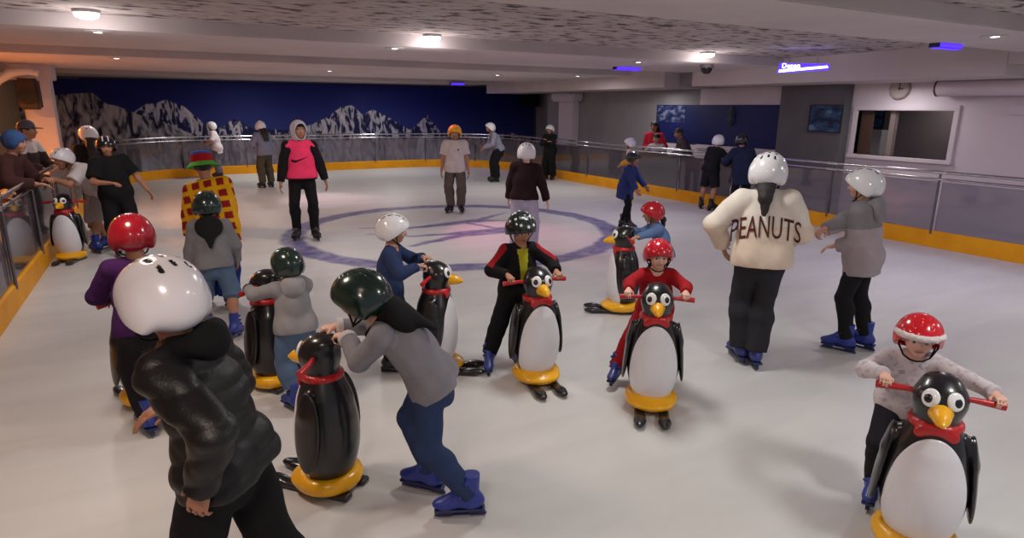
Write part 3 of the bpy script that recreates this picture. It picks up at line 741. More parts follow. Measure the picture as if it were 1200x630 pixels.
STROKES = [  # x0 y0 x1 y1 half-width start / end
    (2.81, 10.45, 3.52, 10.10, 0.03, 0.06),
    (3.52, 10.10, 4.90, 10.27, 0.07, 0.14),
    (4.90, 10.27, 5.79, 10.86, 0.08, 0.03),
    (4.91, 10.30, 5.35, 10.05, 0.10, 0.03),
    (2.78, 9.90, 3.34, 9.44, 0.03, 0.05),
    (3.34, 9.44, 4.08, 9.33, 0.05, 0.08),
    (4.08, 9.33, 5.01, 9.33, 0.10, 0.13),
    (3.11, 8.76, 4.05, 9.15, 0.05, 0.10),
    (4.05, 9.15, 4.92, 9.17, 0.10, 0.13),
    (4.62, 10.14, 4.89, 9.39, 0.05, 0.06),
]
ICE = ice_material()
tag(MB().box((-3.4, -1.2, -.2), (13.2, 22.6, 0)).build('floor', ICE), kind='structure')
WALLG = noise_col('wall_grey_paint', [(.3, (140, 136, 142)), (.7, (152, 148, 154))], 1.2)
WALLD = noise_col('wall_dark_grey', [(.3, (96, 93, 99)), (.7, (108, 104, 110))], 1.2)
WALLW = noise_col('wall_white_paint', [(.3, (210, 196, 206)), (.7, (222, 208, 216))], .8)
COLW = noise_col('column_white_paint', [(.3, (206, 196, 206)), (.7, (218, 208, 216))], .8)
BEAM = noise_col('beam_paint', [(.3, (196, 184, 186)), (.7, (210, 198, 198))], .9)
def slab_material():
    m, nt, b = new_mat('sprayed_slab'); L = nt.links.new
    tc = N(nt, 'ShaderNodeTexCoord'); mp = N(nt, 'ShaderNodeMapping'); mp.inputs['Scale'].default_value = (1, 2.0, 1); L(tc.outputs['Object'], mp.inputs['Vector'])
    n = N(nt, 'ShaderNodeTexNoise', i_Scale=4.2, i_Detail=5., i_Roughness=.6); L(mp.outputs['Vector'], n.inputs['Vector'])
    rp = N(nt, 'ShaderNodeValToRGB'); cr = rp.color_ramp
    cr.elements[0].position = .38; cr.elements[0].color = (*lin(70, 62, 64), 1); cr.elements[1].position = .46; cr.elements[1].color = (*lin(178, 164, 164), 1)
    e = cr.elements.new(.65); e.color = (*lin(196, 182, 180), 1)
    L(n.outputs['Fac'], rp.inputs['Fac']); L(rp.outputs['Color'], b.inputs['Base Color']); b.inputs['Roughness'].default_value = .9
    bp = N(nt, 'ShaderNodeBump', i_Strength=.8, i_Distance=.05); L(n.outputs['Fac'], bp.inputs['Height']); L(bp.outputs['Normal'], b.inputs['Normal'])
    return m
SLAB = slab_material()
tag(MB().box((-3.4, -1.2, ZS), (13.2, 22.6, ZS + .2)).build('ceiling', SLAB), kind='structure')
for i, (y0, y1) in enumerate(((-.6, .6), (3.35, 4.5), (8.16, 10.72), (12.5, 17.3), (19.6, 22.3))):
    tag(MB().box((-3.3, y0, ZB), (XR + .02, y1, ZS + .05), .012).build('trim_%d' % (i + 1), BEAM), kind='structure')
# bulkhead over the right-hand boards, in two lengths
for i, (y0, y1) in enumerate(((4.6, 10.45), (11.3, 20.3))):
    tag(MB().box((XR, y0, 2.47), (WX + .05, y1, ZS + .05), .01).build('trim_%d' % (6 + i), BEAM), kind='structure')
tag(MB().box((XR + .45, 10.45, 2.53), (WX + .05, 11.3, ZS + .05), .01).build('trim_8', WALLG), kind='structure')
tag(MB().box((XR, -1.0, 2.62), (WX + .05, 4.6, ZS + .05), .01).build('trim_9', BEAM), kind='structure')
# far wall painted as a snowy range under a deep blue sky
def mural_material():
    m, nt, b = new_mat('mountain_mural'); L = nt.links.new
    tc = N(nt, 'ShaderNodeTexCoord'); sep = N(nt, 'ShaderNodeSeparateXYZ'); L(tc.outputs['Object'], sep.inputs[0])
    nz = N(nt, 'ShaderNodeTexNoise', i_Scale=2.4, i_Detail=8., i_Roughness=.62); L(tc.outputs['Object'], nz.inputs['Vector'])
    def ridge(pts, amp):
        mr = N(nt, 'ShaderNodeMapRange', clamp=True); L(sep.outputs['X'], mr.inputs['Value']); mr.inputs['From Min'].default_value = -3; mr.inputs['From Max'].default_value = 13.5
        rp = N(nt, 'ShaderNodeValToRGB'); cr = rp.color_ramp
        for i, (x, z) in enumerate(pts):
            e = cr.elements[i] if i < 2 else cr.elements.new(.5)
        for i, (x, z) in enumerate(pts):
            e = cr.elements[i]; e.position = (x + 3) / 16.5; e.color = (z / 3,) * 3 + (1,)
        L(mr.outputs['Result'], rp.inputs['Fac'])
        a = N(nt, 'ShaderNodeMath', operation='MULTIPLY_ADD'); L(rp.outputs['Color'], a.inputs[0]); a.inputs[1].default_value = 3; a.inputs[2].default_value = -amp * .5
        c = N(nt, 'ShaderNodeMath', operation='MULTIPLY_ADD'); L(nz.outputs['Fac'], c.inputs[0]); c.inputs[1].default_value = amp; L(a.outputs[0], c.inputs[2])
        d = N(nt, 'ShaderNodeMath', operation='SUBTRACT'); L(c.outputs[0], d.inputs[0]); L(sep.outputs['Z'], d.inputs[1])   # depth below the ridge
        k = N(nt, 'ShaderNodeMath', operation='MULTIPLY', use_clamp=True); L(d.outputs[0], k.inputs[0]); k.inputs[1].default_value = 30
        return k.outputs[0], d.outputs[0]
    far, fd = ridge([(-3, 2.0), (-1.2, 1.7), (-.76, 1.75), (-.3, 2.02), (.0, 2.06), (.26, 2.2), (.69, 2.0), (1.32, 1.35), (1.7, 1.35), (2.07, 1.62), (2.67, 1.3), (3.98, 1.25), (4.97, 1.7), (5.42, 2.02), (5.77, 2.1), (6.1, 1.75), (6.49, 1.95), (7.18, 1.57), (7.79, 1.2), (8.45, 1.74), (8.93, 1.2), (10.4, .95), (11.9, 1.05), (13.4, .8)], .22)
    near, nd = ridge([(-3, 2.1), (-2.2, 2.3), (-1.6, 2.34), (-1.26, 2.06), (-.5, 1.75), (.5, 1.35), (1.16, .98), (1.9, 1.15), (2.4, .95), (3.2, 1.1), (4.4, 1.2), (5.0, 1.1), (6.2, 1.1), (7.2, .95), (8.6, 1.05), (9.6, .7), (13.4, .6)], .2)
    def rock(scale, stops, rot, dist):
        mp = N(nt, 'ShaderNodeMapping'); mp.inputs['Scale'].default_value = (1.6, 1, .62); mp.inputs['Rotation'].default_value = (0, rot, 0); L(tc.outputs['Object'], mp.inputs['Vector'])
        n = N(nt, 'ShaderNodeTexNoise', i_Scale=scale, i_Detail=3.5, i_Distortion=dist); L(mp.outputs['Vector'], n.inputs['Vector'])
        rp = N(nt, 'ShaderNodeValToRGB'); cr = rp.color_ramp
        for i, (p, c) in enumerate(stops):
            e = cr.elements[i] if i < 2 else cr.elements.new(.5)
        for i, (p, c) in enumerate(stops): cr.elements[i].position = p; cr.elements[i].color = (*lin(*c), 1)
        L(n.outputs['Fac'], rp.inputs['Fac']); return rp.outputs['Color']
    rf = rock(3.0, [(.4, (26, 28, 70)), (.49, (40, 42, 86)), (.53, (168, 162, 180)), (.7, (206, 198, 206))], .55, 1.2)
    rn = rock(3.0, [(.36, (34, 34, 56)), (.44, (104, 100, 116)), (.54, (168, 160, 170)), (.7, (198, 190, 196))], -.6, 1.3)
    sky = N(nt, 'ShaderNodeValToRGB'); cr = sky.color_ramp; cr.elements[0].position = .35; cr.elements[0].color = (*lin(52, 62, 128), 1); cr.elements[1].position = .75; cr.elements[1].color = (*lin(22, 30, 104), 1)
    zz = N(nt, 'ShaderNodeMath', operation='DIVIDE'); L(sep.outputs['Z'], zz.inputs[0]); zz.inputs[1].default_value = 2.8; L(zz.outputs[0], sky.inputs['Fac'])
    m1 = N(nt, 'ShaderNodeMix', data_type='RGBA'); L(far, m1.inputs['Factor']); L(sky.outputs['Color'], m1.inputs['A']); L(rf, m1.inputs['B'])
    m2 = N(nt, 'ShaderNodeMix', data_type='RGBA'); L(near, m2.inputs['Factor']); L(m1.outputs['Result'], m2.inputs['A']); L(rn, m2.inputs['B'])
    L(m2.outputs['Result'], b.inputs['Base Color']); b.inputs['Roughness'].default_value = .6; b.inputs['Specular IOR Level'].default_value = .2
    return m
tag(MB().box((-3.4, 21.9, 0), (13.2, 22.1, ZS)).build('wall_back', WALLD), kind='structure')
mu = MB().box((-1.85, 21.86, .02), (12.9, 21.9, 2.72)).box((-3.3, 21.86, .02), (-1.851, 21.9, 2.69)).build('mountain_mural', mural_material()); tag(mu, 'long wall painting of snowy mountains under a deep blue sky', 'mural')
# left side: warm-lit corridor wall with a column
tag(MB().box((-3.4, -1.2, 0), (-3.3, 22.1, ZS)).build('wall_left', noise_col('wall_warm', [(.3, (196, 160, 128)), (.7, (206, 172, 140))], 1.)), kind='structure')
tag(MB().box((-2.36, 16.2, 0), (-1.87, 16.7, 2.5), .02).box((-3.3, 16.1, 2.48), (-1.8, 16.8, ZS), .02).build('trim_10', COLW), kind='structure')
tag(MB().box((-3.3, 6.0, 2.5), (-2.5, 16.0, ZS), .02).build('trim_11', noise_col('soffit_cream', [(.3, (200, 176, 158)), (.7, (206, 184, 166))], 1.)), kind='structure')
# right side wall, from near to far
w = MB().box((WX, 7.7, 0), (WX + .2, 18.6, ZS)).box((WX + .2, 18.4, 0), (13.0, 18.6, ZS)).box((13.0, 18.4, 0), (13.2, 21.86, ZS))
w.build('wall_right', WALLG); tag(bpy.data.objects['wall_right'], kind='structure')
wr = MB()
y0, y1, z0, z1 = 5.88, 7.55, 1.2, 2.0
wr.box((WX, -1, 0), (WX + .2, 7.7, z0)).box((WX, -1, z1), (WX + .2, 7.7, ZS)).box((WX, -1, z0), (WX + .2, y0, z1)).box((WX, y1, z0), (WX + .2, 7.7, z1))
tag(wr.build('wall_right_front', WALLW), kind='structure')
bk = MB().box((WX + 1.5, 4.5, 0), (WX + 1.6, 9.2, ZS)).box((WX + .2, 9.1, 0), (WX + 1.5, 9.2, ZS)).box((WX + .2, 4.5, 0), (WX + 1.5, 4.6, ZS)).build('wall_kiosk', noise_col('kiosk_wall', [(.3, (96, 84, 90)), (.7, (108, 94, 98))], 1.)); tag(bk, kind='structure')
wf = MB()
wf.box((WX - .04, y0 - .09, z1), (WX + .21, y1 + .09, z1 + .09), .008).box((WX - .07, y0 - .1, z0 - .07), (WX + .21, y1 + .1, z0), .008).box((WX - .04, y0 - .09, z0), (WX + .21, y0, z1), .008).box((WX - .04, y1, z0), (WX + .21, y1 + .09, z1), .008)
tag(wf.build('window_1', WALLW), kind='structure')
tag(MB().box((WX + .06, 6.88, z0), (WX + .16, 6.98, z1), .005).build('window_frame', noise_col('kiosk_post', [(.3, (128, 112, 110)), (.7, (138, 122, 118))], 1.), bpy.data.objects['window_1']), kind='structure')
tag(MB().box((WX + .1, 7.32, z0), (WX + .14, 7.55, z1)).build('door_1', noise_col('kiosk_door', [(.3, (74, 52, 46)), (.7, (84, 60, 52))], 2.)), kind='structure')
tag(MB().box((WX - .22, 7.72, 0), (WX + .02, 9.15, 2.5), .01).build('trim_12', WALLD), kind='structure')
tag(MB().box((WX - .24, 16.75, 0), (WX + .02, 17.55, 2.2), .02).box((WX - .4, 16.5, 2.2), (WX + .02, 17.8, 2.5), .06).build('trim_13', COLW), kind='structure')
tag(MB().box((WX - .03, 9.15, 0), (WX + .02, 13.2, 1.15), .006).box((WX - .06, 9.15, 1.08), (WX + .02, 11.6, 1.17), .006).build('trim_14', WALLW), kind='structure')
tag(MB().box((WX - .03, 9.15, 2.1), (WX + .02, 11.6, 2.47), .006).build('trim_15', WALLW), kind='structure')
# blue panel with dim mountains on the right wall, small framed picture on the pillar, picture seen inside the kiosk
blue = noise_col('panel_blue', [(.3, (16, 24, 84)), (.7, (24, 32, 100))], .8, .5)
bp_ = empty('wall_panel', (WX - .02, 11.1, 1.18), 'wide dark blue wall panel beside the grey pillar', 'wall panel')
MB().box((-.03, -1.92, 0), (0, 2.0, .92), .004).build('board', blue, bp_)
MB().box((-.036, .95, .5), (-.03, 1.95, .9)).build('picture', noise_col('panel_picture', [(.35, (16, 22, 60)), (.5, (50, 62, 110)), (.6, (120, 124, 150))], 5., .5, (1, 1, 2)), bp_)
MB().lathe([(0, 0), (.02, .0), (.09, .1), (.06, .22), (.1, .3), (.03, .42), (0, .44)], 5, (-.05, -.55, .46)).build('emblem', noise_col('panel_emblem', [(.3, (52, 62, 78)), (.7, (80, 86, 88))], 8.), bp_)
def picture(name, x, yc, zc, wd, ht, label):
    r = empty(name, (x, yc, zc - ht / 2), label, 'picture')
    m = MB(); t = .02
    m.box((-.03, -wd / 2, 0), (0, -wd / 2 + t, ht)).box((-.03, wd / 2 - t, 0), (0, wd / 2, ht)).box((-.03, -wd / 2 + t, 0), (0, wd / 2 - t, t)).box((-.03, -wd / 2 + t, ht - t), (0, wd / 2 - t, ht)); m.build('frame', mat('frame_black', (26, 26, 34), .5), r)
    MB().box((-.02, -wd / 2 + t, t), (-.005, wd / 2 - t, ht - t)).build('print', noise_col('mountain_print', [(.38, (20, 36, 66)), (.52, (48, 80, 120)), (.62, (110, 136, 160))], 3., .4, (1, 1, 2)), r)
picture('framed_picture', WX - .225, 8.06, 1.84, .7, .52, 'small framed blue mountain picture hanging on the dark grey pillar')
picture('framed_picture', WX + 1.49, 8.35, 1.95, .8, .6, 'blue mountain picture seen through the kiosk opening')
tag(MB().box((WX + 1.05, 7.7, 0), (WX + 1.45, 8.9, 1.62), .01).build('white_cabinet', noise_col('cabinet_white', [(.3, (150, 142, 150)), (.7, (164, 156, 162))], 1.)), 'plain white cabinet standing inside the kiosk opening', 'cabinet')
# clock, air duct, speakers, cameras
r = empty('wall_clock', (WX - .005, 6.83, 2.37), 'round pale wall clock above the kiosk opening', 'clock')
MB().lathe([(0, -.035), (.15, -.035), (.17, -.05), (.185, -.03), (.185, 0), (0, 0)], 40, axis='x').build('case', mat('clock_case', (150, 134, 134), .5), r, True)
MB().lathe([(0, -.037), (.15, -.037), (.15, -.03)], 40, axis='x').build('dial', mat('clock_dial', (176, 160, 160), .6), r)
MB().box((-.046, -.008, -.02), (-.04, .008, .1)).box((-.045, -.075, -.008), (-.041, .02, .008)).lathe([(0, -.05), (.016, -.046), (.016, -.036)], 12, axis='x').build('hands', mat('clock_hands', (50, 40, 44), .5), r)
r = empty('air_duct', (WX - .21, 5.3, 2.36), 'white cylindrical duct with dark open end on white wall', 'duct')
MB().lathe([(.115, .78), (.13, .78), (.13, -1.6), (0, -1.6)], 32, axis='y').build('pipe', WALLW, r, True)
MB().lathe([(0, .74), (.114, .74), (.122, .80), (.134, .80), (.134, .77)], 32, axis='y').build('end_grille', mat('duct_dark', (70, 52, 50), .6), r, True)
MB().box((-.02, .3, .1), (.2, .35, .16)).box((-.02, -.9, .1), (.2, -.85, .16)).build('bracket', WALLW, r)
tag(MB().box((WX - .05, 2.0, 1.95), (WX + .01, 5.1, 2.1), .01).build('wall_ledge', WALLW), 'pale ledge along the white wall under the duct', 'ledge')
r = empty('loudspeaker', (12.45, 21.4, 2.05), 'black loudspeaker in the far right corner beside the mural', 'loudspeaker')
MB().box((-.3, -.2, 0), (.3, .2, .62), .03).build('cabinet', mat('speaker_black', (12, 12, 14), .6), r); MB().lathe([(0, -.215), (.2, -.215), (.22, -.19)], 24, (0, 0, .26), 'y').build('grille', mat('speaker_grille', (24, 24, 26), .8), r); MB().box((-.05, .2, .25), (.05, .46, .35)).build('bracket', STEEL, r)
r = empty('loudspeaker', (-2.14, 15.5, 1.9), 'dark brown loudspeaker under a white curved cover by left column', 'loudspeaker')
MB().box((-.17, -.2, 0), (.17, .2, .58), .04).build('cabinet', mat('speaker_brown', (40, 24, 22), .6), r)
MB().lathe([(.0, .0), (.16, .0), (.16, .01)], 20, (0, -.21, .25), 'y').build('grille', mat('speaker_grille', (24, 24, 26), .8), r)
m = MB(); m.tube([(.2, -.05, .66), (.05, -.05, .7), (-.25, -.05, .66), (-.45, -.05, .52), (-.55, -.05, .34)], [.07, .08, .09, .08, .06], 12); m.build('cover', PWHITE, r, True)
MB().box((-.04, .2, .2), (.04, .62, .3)).build('bracket', STEEL, r)
r = empty('dome_camera', (8.55, 8.55, ZB), 'dark dome camera under the ceiling beam near the bulkhead', 'security camera')
MB().lathe([(0, -.0), (.12, -.0), (.12, -.05), (.1, -.06)], 24).build('mount', mat('camera_mount', (120, 110, 112), .5), r, True); MB().lathe([(.1, -.05), (.095, -.1), (.06, -.15), (0, -.165)], 24).build('dome', mat('camera_dome', (24, 20, 26), .12), r, True)

# ------------------------------------------------------------------ boards round the rink
def arc(cx, cy, r, a0, a1, n=10): return [(cx + r * math.cos(math.radians(a0 + (a1 - a0) * i / n)), cy + r * math.sin(math.radians(a0 + (a1 - a0) * i / n))) for i in range(n + 1)]
YEL = noise_col('kickboard_yellow', [(.3, (226, 150, 10)), (.7, (240, 168, 22))], 3., .5)
def glass_material():
    m, nt, b = new_mat('barrier_glass'); L = nt.links.new
    out = nt.nodes['Material Output']
    tr = N(nt, 'ShaderNodeBsdfTransparent'); tr.inputs['Color'].default_value = (*GLASS_T, 1)
    gl = N(nt, 'ShaderNodeBsdfGlossy'); gl.inputs['Roughness'].default_value = .06; gl.inputs['Color'].default_value = (.8, .8, .84, 1)
    df = N(nt, 'ShaderNodeBsdfDiffuse'); df.inputs['Color'].default_value = (*lin(150, 142, 154), 1)
    no = N(nt, 'ShaderNodeTexNoise', i_Scale=1.5, i_Detail=4.); tc = N(nt, 'ShaderNodeTexCoord'); L(tc.outputs['Object'], no.inputs['Vector'])
    mr = N(nt, 'ShaderNodeMapRange'); L(no.outputs['Fac'], mr.inputs['Value']); mr.inputs['To Min'].default_value = .18; mr.inputs['To Max'].default_value = .36
    m1 = N(nt, 'ShaderNodeMixShader'); L(mr.outputs['Result'], m1.inputs[0]); L(tr.outputs[0], m1.inputs[1]); L(df.outputs[0], m1.inputs[2])
    fr = N(nt, 'ShaderNodeFresnel', i_IOR=1.5); ad = N(nt, 'ShaderNodeMath', operation='MULTIPLY_ADD', use_clamp=True); L(fr.outputs[0], ad.inputs[0]); ad.inputs[1].default_value = 1.0; ad.inputs[2].default_value = .04
    m2 = N(nt, 'ShaderNodeMixShader'); L(ad.outputs[0], m2.inputs[0]); L(m1.outputs[0], m2.inputs[1]); L(gl.outputs[0], m2.inputs[2]); L(m2.outputs[0], out.inputs['Surface'])
    return m
GLASS_T = (.76, .76, .8)
GLASS = glass_material()
RAIL = mat('rail_steel', (190, 188, 194), .22, 1, .03)
POST = mat('post_steel', (120, 116, 124), .4, 1, .03)
def resample(path, step):
    P = [Vector((x, y, 0)) for x, y in path]; d = [0]
    for a, b in zip(P, P[1:]): d.append(d[-1] + (b - a).length)
    n = max(1, round(d[-1] / step)); out = []
    for i in range(n + 1):
        t = d[-1] * i / n
        for j in range(len(P) - 1):
            if t <= d[j + 1] + 1e-6: out.append(P[j].lerp(P[j + 1], (t - d[j]) / max(1e-9, d[j + 1] - d[j]))); break
    return out, d[-1]
def barrier(path, label, posts, step=1.9, post_ps=None):
    """path runs with the ice on its right-hand side"""
    r = empty('rink_barrier', (path[0][0], path[0][1], 0), label, 'barrier')
    loc = [(x - path[0][0], y - path[0][1]) for x, y in path]
    MB().strip(loc, [(-.06, .002), (.0, .002), (.0, .235), (-.02, .25), (-.06, .25)]).build('kickboard', YEL, r)
    pts, L = resample(loc, .25)
    n = max(1, round(L / step)); pl, _ = resample(loc, step)
    k = max(1, len(pts) // n)
    for zr, rr in ((1.12, .024), (1.02, .019)):
        MB().tube([(p.x, p.y, zr) for p in pts], rr, 10).build('rail', RAIL, r, True)
    cum = 0
    per = (len(pts) - 1) / n
    for i in range(n):
        a, b = int(round(i * per)), int(round((i + 1) * per)); seg = pts[a:b + 1]
        seg2 = [(p.x, p.y) for p in seg]
        d0 = (seg[1] - seg[0]).normalized() * .03; d1 = (seg[-1] - seg[-2]).normalized() * .03
        seg2[0] = (seg[0].x + d0.x, seg[0].y + d0.y); seg2[-1] = (seg[-1].x - d1.x, seg[-1].y - d1.y)
        MB().strip(seg2, [(-.045, .24), (-.03, .24), (-.03, .98), (-.045, .98)]).build('glass_panel', GLASS, r)
    for i in range(n + 1):
        p = pts[int(round(i * per))]
        o = MB().tube([(p.x, p.y, .2), (p.x, p.y, 1.1)], .016, 10).build('post', POST, r, True)
        q = pts[min(len(pts) - 1, int(round(i * per)) + 1)] - pts[max(0, int(round(i * per)) - 1)]; q = q.normalized() * .1
        MB().tube([(p.x - q.x, p.y - q.y, 1.12), (p.x + q.x, p.y + q.y, 1.12)], .029, 10).tube([(p.x - q.x, p.y - q.y, 1.02), (p.x + q.x, p.y + q.y, 1.02)], .024, 10).build('clamp', mat('clamp_chrome', (225, 225, 230), .12, 1, .02), o, True)
    return r
left_path = [(XL, -.3), (XL, 5), (XL, 10), (XL, 17.2)]
back_path = arc(XL + 3.2, 17.6, 3.2, 180, 90, 12) + [(5, YB)] + arc(7.25, 18.0, 2.8, 90, 0, 12)
right_path = [(XR, 18.0), (XR, 10), (XR, 5), (XR, -.3)]
left_path[-1] = (back_path[0][0], back_path[0][1] - .09); right_path[0] = (XR, 17.91)
barrier(left_path, 'near left run of yellow-kicked glass barrier with leaning spectators', 0)
barrier(back_path, 'far curved run of glass barrier in front of the mountain mural', 0)
barrier(right_path, 'long right-hand run of glass barrier in front of the white kiosk wall', 0)

# ------------------------------------------------------------------ lamps in the ceiling
LAMPC = mat('lamp_glow', (255, 250, 245), .5, emit=((255, 248, 240), 9.0))
LAMPR = mat('lamp_ring', (196, 190, 190), .4)
def area(name, loc, rgb, power, size, parent=None, spread=None):
    l = bpy.data.lights.new(name, 'AREA'); l.shape = 'DISK'; l.size = size; l.color = lin(*rgb); l.energy = power
    if spread: l.spread = math.radians(spread)
    o = bpy.data.objects.new(name, l); COL.objects.link(o); o.location = loc
    if parent: o.parent = parent
    return o
def lamp(x, y, kind, label, power, rgb=(255, 249, 246)):
    if kind == 'bulb':
        r = empty('ceiling_lamp', (x, y, ZS), label, 'ceiling light', 'round ceiling lamps')
        MB().lathe([(0, 0), (.12, 0), (.12, -.03), (.105, -.035)], 28).build('ring', LAMPR, r, True)
        MB().lathe([(.108, -.03), (.11, -.045), (.095, -.07), (.06, -.085), (0, -.09)], 28).build('diffuser', LAMPC, r, True); z = -.2; sz = .26
    else:
        r = empty('downlight', (x, y, ZB), label, 'ceiling light', 'recessed downlights')
        MB().lathe([(.1, .0), (.13, .0), (.125, -.012), (.1, -.014)], 28).build('ring', LAMPR, r, True)
        MB().lathe([(.1, -.004), (.08, -.012), (0, -.016)], 28).build('diffuser', LAMPC, r, True); z = -.05; sz = .2
    if power and kind == 'bulb':
        l = bpy.data.lights.new('lamp_light', 'POINT'); l.energy = power; l.color = lin(*rgb); l.shadow_soft_size = .1
        o = bpy.data.objects.new('lamp_light', l); COL.objects.link(o); o.location = (0, 0, -.34); o.parent = r
    elif power: area('lamp_light', (0, 0, z), rgb, power, sz, r)
for i, (x, y, k, lab, pw) in enumerate(LAMPS): lamp(x, y, k, lab, pw)
VIO = mat('violet_glow', (70, 40, 255), .5, emit=((70, 40, 255), 2.2))
for x, y, z, wd, lab, pw in VIOLET:
    r = empty('violet_floodlight', (x, y, z), lab, 'floodlight', 'violet party lights'); 
    MB().box((-wd / 2, -.06, -.05), (wd / 2, .06, 0), .008).build('housing', mat('flood_housing', (40, 38, 60), .5), r); MB().box((-wd / 2 + .02, -.068, -.045), (wd / 2 - .02, -.05, -.006)).box((-wd / 2 + .02, -.045, -.056), (wd / 2 - .02, .045, -.048)).build('lens', VIO, r)
    if pw: area('violet_light', (0, -.05, -.1), (110, 70, 255), pw, .2, r)
# lit sign hung from the beam
r = empty('lit_sign', (8.75, 6.75, 2.62), 'small white lit sign with violet border hanging before the bulkhead', 'sign')
r.rotation_euler = (0, 0, math.radians(-46))
m = MB()
def prism(pts, y0, y1):
    mm = MB(); a = [mm.bm.verts.new((x, y0, z)) for x, z in pts]; b = [mm.bm.verts.new((x, y1, z)) for x, z in pts]
    mm.bm.faces.new(a); mm.bm.faces.new(b[::-1])
    for i in range(len(pts)): mm.bm.faces.new([a[i], b[i], b[(i + 1) % len(pts)], a[(i + 1) % len(pts)]])
    return mm
prism([(-.36, -.07), (-.33, .08), (.36, .055), (.38, -.01), (.36, -.03)], 0, .05).build('border', VIO, r)
prism([(-.34, -.06), (-.33, -.02), (.34, .03), (.35, .0)], -.012, .0).build('tube', mat('sign_white', (255, 255, 255), .5, emit=((255, 252, 255), 4.)), r)
def text_mesh(body, size, ext=.004, sp=1.0):
    c = bpy.data.curves.new('lettering', 'FONT'); c.body = body; c.size = size; c.extrude = ext; c.align_x = 'CENTER'; c.align_y = 'CENTER'; c.space_character = sp; c.resolution_u = 3
    o = bpy.data.objects.new('lettering_tmp', c); COL.objects.link(o); dg = bpy.context.evaluated_depsgraph_get()
    me = bpy.data.meshes.new_from_object(o.evaluated_get(dg)); bpy.data.objects.remove(o); return me
tm = text_mesh('Depan', .1, .004)
link('lettering', tm, mat('sign_white', (255, 255, 255)), r, Matrix.Translation((-.17, -.01, .035)) @ Matrix.Rotation(math.pi / 2, 4, 'X'))
MB().tube([(-.2, .025, .06), (-.2, .025, .16)], .008, 6).tube([(.2, .025, .05), (.2, .025, .16)], .008, 6).build('hanger', STEEL, r)
# ------------------------------------------------------------------ the skating aids on the ice
def pen(x, y, face, label): return penguin((x, y), view_heading((x, y), face), label)
PEN_L = pen(-1.22, 9.95, -22, 'unused penguin skating aid standing against the left barrier')
PEN_B = pen(-.27, 4.72, 200, 'penguin skating aid pushed by the child in purple, mostly hidden')
PEN_E = pen(.54, 4.62, 215, 'penguin skating aid pushed by the small child in grey hoodie and jeans')
PEN_F = pen(.60, 3.12, 232, 'black-backed penguin skating aid leaned on by the child in grey jumper')
PEN_G = pen(1.70, 4.32, 80, 'penguin skating aid in profile facing right, held by the blue-jacket child')
PEN_H = pen(2.29, 3.80, 22, 'penguin skating aid pushed by the child in black and red jacket')
PEN_R = pen(3.92, 4.83, 276, 'penguin skating aid facing left, pushed by the ponytailed child')
PEN_S = pen(2.78, 3.06, 4, 'penguin skating aid pushed by the child all in red')
PEN_T = pen(2.90, 1.34, 8, 'large foreground penguin skating aid pushed by the smallest child, lower right')

WHITEH, REDH, GREENH = (232, 230, 236), (178, 22, 40), (22, 44, 40)
BLUE_SK, BLACK_SK = (34, 54, 140), (26, 26, 34)
DENIM = (88, 112, 142)
# ---- colour patterns woven into garments (position -> colour)
def check(v, b):
    d = v - b['NB']; u = d @ b['SX']; w = d @ b['S2']; q = d @ b['SY']
    fx, fz = np.mod(u / .112 + .5, 1), np.mod(w / .112, 1)
    ln = (fx < .38) | (fz < .38)
    c = np.tile(np.array(lin(150, 30, 28)), (len(v), 1)); c[ln] = lin(238, 176, 24)
    far = np.abs(u) > .27; c[far & ~(fz < .3)] = lin(150, 30, 28)
    return c
def prints(base, spots, f, thr=.55, seed=3):
    def fn(v, b):
        k = snoise(v[:, 0], v[:, 1], v[:, 2], f, seed); c = np.tile(np.array(lin(*base)), (len(v), 1))
        c[k > thr] = lin(*spots[0]); 
        if len(spots) > 1: c[k < -thr] = lin(*spots[1])
        return c
    return fn
def red_sides(v, b):
    d = v - b['NB']; u = np.abs(d @ b['SX']); w = d @ b['S2']
    c = np.tile(np.array(lin(20, 18, 22)), (len(v), 1)); H = b['H']
    for sd in (-1, 1):
        S, E, W_ = b['ARM'][sd][:3]; a = np.clip(((v - S) @ (E - S)) / ((E - S) @ (E - S)), 0, 1); p = v - S - a[:, None] * (E - S)
        out = (p @ b['SX']) * sd
        c[(out > .012) & (np.linalg.norm(p, axis=1) < .075) & (a < .97) & (p @ b['SY'] > -.02)] = lin(150, 20, 30)
    return c
def yoke(upper, lower, cut):
    def fn(v, b):
        w = (v - b['NB']) @ b['S2']; c = np.tile(np.array(lin(*lower)), (len(v), 1)); c[w > cut * b['H']] = lin(*upper); return c
    return fn
def side_stripe(base, line):
    def fn(v, b):
        c = np.tile(np.array(lin(*base)), (len(v), 1))
        for sd in (-1, 1):
            Hp, K, A = b['LEG'][sd][:3]; m = .5 * (Hp + A); p = v - m; p2 = (p @ b['X']) * sd - 0.02
            c[(np.abs((v - K) @ b['Y']) < .028) & (((v - K) @ b['X']) * sd > .03)] = lin(*line)
        return c
    return fn

